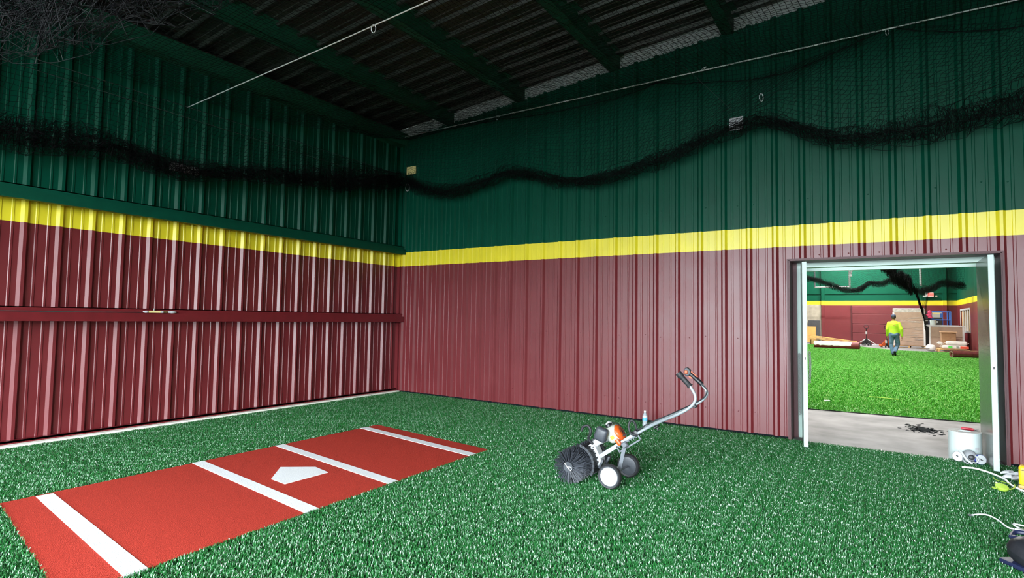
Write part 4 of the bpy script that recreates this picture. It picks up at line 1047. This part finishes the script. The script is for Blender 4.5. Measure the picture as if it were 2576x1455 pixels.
# bags on pallet
bpal = thing('pallet', 'wooden pallet carrying white bags at the right of the far hall', 'pallet', (11.1, 29.6, 0))
pallet(bpal, 11.10, 29.7, 1.35, 1.1, Matrix.Rotation(0.02, 3, 'Z'))
def bag(label, c, sx, sy, sz, rz, m_='bag_white', extra=None):
    root = thing('white_bag', label, 'bag', (c[0], c[1], c[2] - sz / 2), group='white bags on the pallet')
    R_ = Matrix.Rotation(rz, 3, 'Z')
    MB().rbox(c, sx, sy, sz, sz * .42, R_, 4).build('sack', m_, root, smooth=True)
    for k in (-1, 1):
        p = Vector(c) + R_ @ Vector((k * (sx / 2 + .02), 0, 0)); MB().obox(p, .07, sy * .8, .012, R_).build('seam', m_, root)
    if extra:
        for (dx, m2, w) in extra:
            p = Vector(c) + R_ @ Vector((dx, -sy / 2 - .002, 0)); MB().rbox(p, w, .012, sz * .6, .004, R_).build('print_patch', m2, root)
    return root
bag('lower white bag with green and red print on the right pallet', (11.15, 29.6, .245), 1.05, .75, .20, 0.02, extra=[(-.18, 'hand_green', .17), (.40, 'label_red', .34), (.12, 'cream_plastic', .12)])
bag('upper white bag lying across the printed bag', (11.27, 29.65, .452), .90, .62, .20, -.06)
bag('small white bag slumped at the left end of the stacked bags', (10.58, 29.55, .435), .20, .45, .16, .05)
bag('white bag leaning off the left side of the pallet', (10.17, 29.35, .18), .34, .55, .34, .35)
cb = thing('cardboard_box', 'open cardboard box standing behind the white bags', 'box', (11.0, 30.5, .14))
MB().rbox((11.02, 30.55, .70), .62, .5, .62, .008).build('carton', 'cardboard', cb)
MB().obox((11.0, 30.28, 1.03), .76, .20, .012, Matrix.Rotation(.2, 3, 'X')).build('flap', 'cardboard', cb)
MB().rbox((11.02, 30.55, .235), .60, .48, .31, .008).build('lower_carton', 'cardboard', cb)
# dark cabinet, lift
dc = thing('cabinet', 'tall dark cabinet with silver bars between the carton stacks', 'cabinet', (10.62, 35.0, 0))
MB().rbox((10.62, 35.1, 1.13), 1.0, .6, 2.26, .015).build('body', 'cabinet_dark', dc)
for z in (1.62, 1.32):
    MB().tube([(10.22, 34.78, z), (10.28, 34.74, z + .03), (10.60, 34.74, z + .02)], .025, 6).build('bar', 'galv', dc, smooth=True)
MB().box(10.12, 11.12, 34.78, 34.80, .9, .92).build('door_gap', 'black_rubber', dc)
lf = thing('scissor_lift', 'blue scissor lift with guard rails and a white sign behind the low carton stack', 'lift', (10.95, 33.3, 0))
MB().rbox((10.95, 33.3, .38), 1.0, .75, .40, .03).build('chassis', 'steel_gray', lf)
for sx in (-.40, .40):
    for sy in (-.36, .36):
        MB().lathe([(.0005, -.05), (.16, -.05), (.18, -.03), (.18, .03), (.16, .05), (.0005, .05)], (10.95 + sx, 33.3 + sy, .18), (0, 1, 0), 18).build('wheel', 'galv', lf, smooth=True)
for k in range(3):
    for s_ in (-1, 1):
        for sy in (-.28, .28): MB().bar((10.95 - s_ * .4, 33.3 + sy, .58 + .20 * k), (10.95 + s_ * .4, 33.3 + sy, .78 + .20 * k), .03, .05, up=(0, 1, 0)).build('scissor_arm', 'blue_paint', lf)
MB().rbox((10.95, 33.3, 1.22), 1.0, .72, .08, .01).build('platform', 'blue_paint', lf)
for (x, yv) in ((10.56, 32.95), (11.38, 32.95), (10.56, 33.65), (11.38, 33.65), (11.22, 32.95), (11.06, 33.65)):
    MB().tube([(x, yv, 1.25), (x, yv, 2.17)], .028, 8).build('rail_post', 'blue_paint', lf, smooth=True)
for yv in (32.95, 33.65):
    for z in (2.17, 1.70):
        MB().tube([(10.56, yv, z), (11.38, yv, z)], .026, 8).build('guard_rail', 'blue_paint', lf, smooth=True)
for x in (10.56, 11.38):
    MB().tube([(x, 32.95, 2.17), (x, 33.65, 2.17)], .026, 8).build('guard_rail', 'blue_paint', lf, smooth=True)
MB().rbox((10.73, 32.90, 1.98), .46, .03, .30, .02).build('sign', 'white_plastic', lf)
MB().rbox((10.93, 32.882, 1.96), .10, .01, .24, .005).build('sign_edge', 'blue_paint', lf)
MB().rbox((10.70, 32.882, 2.08), .34, .008, .05, .003).build('sign_strip', 'tube_yellow', lf)
MB().tube([(10.40, 33.0, .3), (10.40, 33.0, 1.95)], .05, 8).build('control_column', 'boot_blue', lf, smooth=True)
MB().rbox((10.40, 32.96, 1.45), .16, .06, .4, .02).build('control_box', 'boot_blue', lf)
pk = thing('pink_vest', 'crumpled pink vest hanging on the lift control column', 'vest', (10.33, 32.9, 1.8))
MB().ball((10.40, 32.85, 2.12), .10, .07, .14, 12).ball((10.37, 32.85, 1.96), .13, .07, .10, 12).ball((10.42, 32.85, 1.84), .11, .06, .07, 12).build('cloth', 'pink', pk, smooth='all')
MB().ball((10.29, 32.83, 1.99), .10, .04, .03, 8).build('fold', 'pink', pk, smooth='all')
# exit sign
ex = thing('exit_sign', 'red and white exit sign with two lamp heads high on the far wall', 'sign', (10.6, FY - .1, 3.2))
MB().rbox((10.66, FY - .08, 3.31), .44, .10, .28, .02).build('housing', 'lamp_white', ex)
MB().rbox((10.72, FY - .135, 3.33), .28, .02, .22, .01).build('face', 'exit_red', ex)
for sx in (-.27, .32):
    MB().lathe([(.0005, 0), (.03, .005), (.05, .06), (.055, .10), (.0005, .105)], (10.66 + sx, FY - .08, 3.24), (sx, -1.0, -.2), 12).build('lamp_head', 'lamp_white', ex, smooth=True)
# hung steel frame
hf = thing('suspended_gantry', 'galvanised steel pipe gantry hung from the ceiling of the far hall', 'gantry', (5.4, 33.0, 3.7))
MB().tube([(6.42, 33, 3.70), (6.42, 33, 7.0)], .055, 8).build('post', 'galv', hf, smooth=True)
MB().tube([(4.48, 33, 3.70), (4.48, 33, 7.0)], .05, 8).build('post', 'steel_gray', hf, smooth=True)
MB().tube([(4.45, 33, 3.70), (6.46, 33, 3.70)], .045, 8).build('crossbar', 'galv', hf, smooth=True)
MB().tube([(6.44, 33, 4.42), (6.66, 33, 5.0)], .045, 8).rbox((6.46, 33, 4.42), .2, .1, .14, .02).build('brace', 'galv', hf, smooth=True)
hp = thing('hanging_pole', 'galvanised pole hanging down above the tall carton stack', 'pole', (10.02, 33, 3.75))
MB().tube([(10.02, 33, 3.70), (10.02, 33, 4.75)], .06, 8).build('shaft', 'galv', hp, smooth=True)
MB().tube([(10.02, 33, 4.75), (10.02, 33, 7.0)], .03, 8).build('rod', 'steel_gray', hp, smooth=True)
# far nets
fy = 29.6
pf = [(3.6, fy, 4.05), (4.45, fy, 4.08), (5.4, fy, 3.72), (6.40, fy, 3.34), (7.0, fy, 3.38), (7.5, fy, 3.72), (8.0, fy, 3.66), (8.5, fy, 3.85), (8.9, fy, 3.62), (9.5, fy, 3.30), (9.95, fy, 3.22), (10.4, fy, 3.45), (10.75, fy, 3.66), (11.2, fy, 3.58), (11.65, fy, 3.52)]
bundle_net('hall_net', 'dark net drooping in a roll across the top of the far hall', pf, [(3.6, fy, 5.0), (7, fy, 5.0), (11.65, fy, 5.0)], 14, 44, 0.24, .7, (0, -1, 0), 41, cell=.055, r=.0042)
bundle_net('hall_net', 'big dark clump of bunched net left of the hanging pole', [(7.95, 28.6, 4.9), (8.35, 28.6, 4.45), (8.65, 28.6, 4.02), (8.95, 28.6, 3.85), (9.35, 28.6, 3.48)], [(7.95, 28.6, 5.5), (8.6, 28.6, 5.3), (9.35, 28.6, 5.0)], 4, 84, 0.55, .7, (0, -1, 0), 42, cell=.05, r=.005)
bundle_net('hall_net', 'loose tail of net hanging down between the carton stacks', [(9.45, 28.6, 3.35), (9.60, 28.7, 2.9), (9.75, 29, 2.4), (9.88, 29.2, 1.9), (9.95, 29.4, 1.3)], [(9.45, 28.6, 3.6), (9.9, 28.6, 3.5), (10.1, 28.6, 3.4)], 3, 30, .21, .8, (0, -1, 0), 43, cell=.06, r=.0045)
xs2 = np.arange(3.0, 11.9, .10); ys2 = np.arange(14, 27.9, .16)
G1, G2 = np.meshgrid(xs2, ys2, indexing='ij'); Gz = 4.95 - .28 * np.sin((G1 - 3) * 1.1) ** 2 - .2 * np.sin((G2 - 14) * .42) ** 2 + rng.normal(0, .01, G1.shape)
net_object('hall_net', np.stack([G1, G2, Gz], -1), .005, 'net_black', 'flat dark net stretched overhead in the far hall')
# litter on the far turf
tag(MB().rbox((6.88, 3.75, .06), .10, .035, .02, .006, Matrix.Rotation(.5, 3, 'Z')).build('paper_scrap', 'white_film', None), 'white paper scrap on the bright turf just past the doorway', 'scrap')
tag(MB().tube(catmull([(7.5, 4.9, .06), (7.7, 4.85, .065), (7.95, 4.8, .06)], 4), .008, 5).build('twine', 'chalk_lime', None), 'pale twine lying on the bright turf of the far hall', 'twine')
# dark spill on the concrete by the door
sp = MB(); rr = np.random.default_rng(6); pts = []
for k in range(22):
    a = 2 * math.pi * k / 22; q = rr.uniform(.65, 1.1); pts.append((8.14 + .13 * q * math.cos(a) - .04 * math.sin(a), 1.95 + .26 * q * math.sin(a)))
sp.prism([(8.14 + (x - 8.14) * .62, 1.95 + (y - 1.95) * .62) for x, y in pts], 'z', 0.0, 0.004)
for k in range(150):
    g1, g2 = rr.normal(0, .09), rr.normal(0, .17); q = rr.uniform(.006, .022); t0 = rr.uniform(0, 6.28)
    sp.prism([(8.14 + g1 - .25 * g2 + q * math.cos(t0 + a) * 1.4, 1.95 + g2 + q * math.sin(t0 + a)) for a in (0, 1.3, 2.4, 3.9, 5.1)], 'z', 0.0, 0.003)
tag(sp.build('rubber_crumb', 'dark_gap', None), 'dark patch of spilled rubber crumb on the concrete threshold', 'spill', kind='stuff')
# lamps of the far hall (above the door head)
def hall_lamp(x, y, which):
    r = thing('bay_lamp', 'high bay lamp on the far hall ceiling, %s' % which, 'lamp', (x, y, 6.8), group='high bay lamps of the far hall')
    MB().box(x - 1.9, x + 1.9, y - .25, y + .25, 6.80, 6.998).build('housing', 'lamp_white', r)
    d = bpy.data.lights.new('lamp_light', 'AREA'); d.shape = 'RECTANGLE'; d.size = 3.7; d.size_y = .45; d.energy = 170; d.color = (1.0, .975, .93)
    o_ = bpy.data.objects.new('lamp_light', d); o_.location = (0, 0, -.02); o_.parent = r; COL.objects.link(o_)
for yv, wh in ((5.5, 'first one behind the doorway'), (13, 'second one behind the doorway'), (20.5, 'above the walking man'), (27.5, 'above the torn-film roll'), (34.3, 'closest to the sectional door')):
    hall_lamp(6.5, yv, wh)

# ------------------------------------------------------------------ the man walking away
PX, PY = 8.36, 21.75
man = thing('person', 'man in a lime long-sleeved shirt, jeans and dark cap walking away over the turf', 'person', (PX, PY, 0.03))
def W(x, y, z): return (PX + x, PY + y, z + 0.03)
def remesh(o_, v, sm=4):
    r_ = o_.modifiers.new('remesh', 'REMESH'); r_.mode = 'VOXEL'; r_.voxel_size = v; r_.use_smooth_shade = True
    s_ = o_.modifiers.new('smooth', 'SMOOTH'); s_.iterations = sm; s_.factor = .5
    return o_
def limb(mb, pts, rs, n=10):
    mb.tube(pts, rs, n)
    for p, r_ in zip(pts, rs): mb.ball(p, r_ * .99, n=n)
body = MB()
limb(body, [W(0, 0, .92), W(0, .0, 1.15), W(0, .02, 1.40)], [.13, .12, .12])
limb(body, [W(0, .02, 1.42), W(0, .03, 1.58)], [.055, .052])
body.ball(W(0, .055, 1.68), .077, .098, .115, 16)
body.ball(W(-.078, .05, 1.67), .012, .022, .032, 8).ball(W(.078, .05, 1.67), .012, .022, .032, 8)
body.ball(W(0, .155, 1.665), .014, .022, .022, 8)                       # nose, turned away
LH, RH_ = W(-.235, .10, .83), W(.285, -.02, .84)
def hand(mb, wrist, side):
    w = Vector(wrist); mb.ball(w + Vector((0, .005, -.05)), .020, .040, .055, 10)
    for k in range(4):
        b_ = w + Vector((0, .030 - .020 * k, -.095)); l = (.062, .070, .066, .052)[k]
        limb(mb, [b_, b_ + Vector((-side * .006, .004, -l * .55)), b_ + Vector((-side * .022, .006, -l))], [.0095, .009, .008], 7)
    t = w + Vector((-side * .006, .038, -.035)); limb(mb, [t, t + Vector((-side * .008, .030, -.028)), t + Vector((-side * .012, .034, -.058))], [.011, .010, .009], 7)
limb(body, [W(-.19, .02, 1.43), W(-.245, .0, 1.14), LH], [.05, .042, .03]); hand(body, LH, -1)
limb(body, [W(.19, .02, 1.43), W(.265, -.05, 1.16), RH_], [.05, .042, .03]); hand(body, RH_, 1)
limb(body, [W(-.10, 0, .90), W(-.10, .03, .48), W(-.055, -.02, .10)], [.085, .055, .042])
limb(body, [W(.09, 0, .90), W(.135, .12, .50), W(.02, -.10, .155)], [.085, .055, .042])
remesh(body.build('body', 'skin', man), .0075, 2)
jn = MB()
limb(jn, [W(-.09, 0, .93), W(-.105, .03, .50), W(-.06, -.02, .13)], [.108, .083, .066], 14)
limb(jn, [W(.085, 0, .93), W(.135, .12, .52), W(.03, -.08, .20)], [.108, .086, .068], 14)
limb(jn, [W(-.07, 0, .98), W(.07, 0, .98)], [.125, .125], 14); limb(jn, [W(-.04, -.03, .92), W(.05, -.03, .92)], [.115, .115], 12)
remesh(jn.build('jeans', 'denim', man), .014, 4)
sh = MB()
sh.tube([W(0, .005, z) for z in (.90, .95, 1.05, 1.18, 1.30, 1.40, 1.47, 1.53)], [.125, .138, .136, .134, .142, .136, .100, .070], 24, flat=1.42)
limb(sh, [W(-.165, .015, 1.42), W(-.235, .0, 1.15), W(-.24, .085, .89)], [.085, .074, .05], 12)
limb(sh, [W(.165, .015, 1.42), W(.262, -.05, 1.16), W(.285, -.02, .89)], [.085, .076, .05], 12)
remesh(sh.build('shirt', 'lime', man), .015, 5)
MB().tube([W(-.04, -.135, 1.345), W(.06, -.14, 1.345)], .006, 5).build('shirt_print', 'orange', man)
cpm = MB().lathe([(.083, 0), (.090, .03), (.083, .075), (.055, .105), (.0005, .115)], W(0, .05, 1.70), (0, -.08, 1), 18)
cap = cpm.build('cap', 'navy', man, smooth=True)
MB().ball(W(.0, .155, 1.712), .07, .065, .012, 12).build('cap_brim', 'navy', cap, smooth='all')
MB().ball(W(0, .035, 1.672), .0815, .092, .072, 14).build('hair', 'hair_black', man, smooth='all')
def shoe(nm, heel, toe, pitch):
    h = Vector(heel); t = Vector(toe); d = t - h
    s_ = MB(); limb(s_, [h + Vector((0, 0, .03)), h + d * .5 + Vector((0, 0, .015)), t], [.047, .043, .034], 10)
    remesh(s_.build('shoe', 'shoe_black', man), .01, 3)
shoe('l', W(-.055, -.06, .045), W(-.05, .15, .035), 0)
shoe('r', W(.01, -.17, .155), W(.04, -.03, .045), 0)
MB().rbox(W(.19, -.03, .93), .03, .07, .10, .01).build('phone_case', 'black_plastic', man)
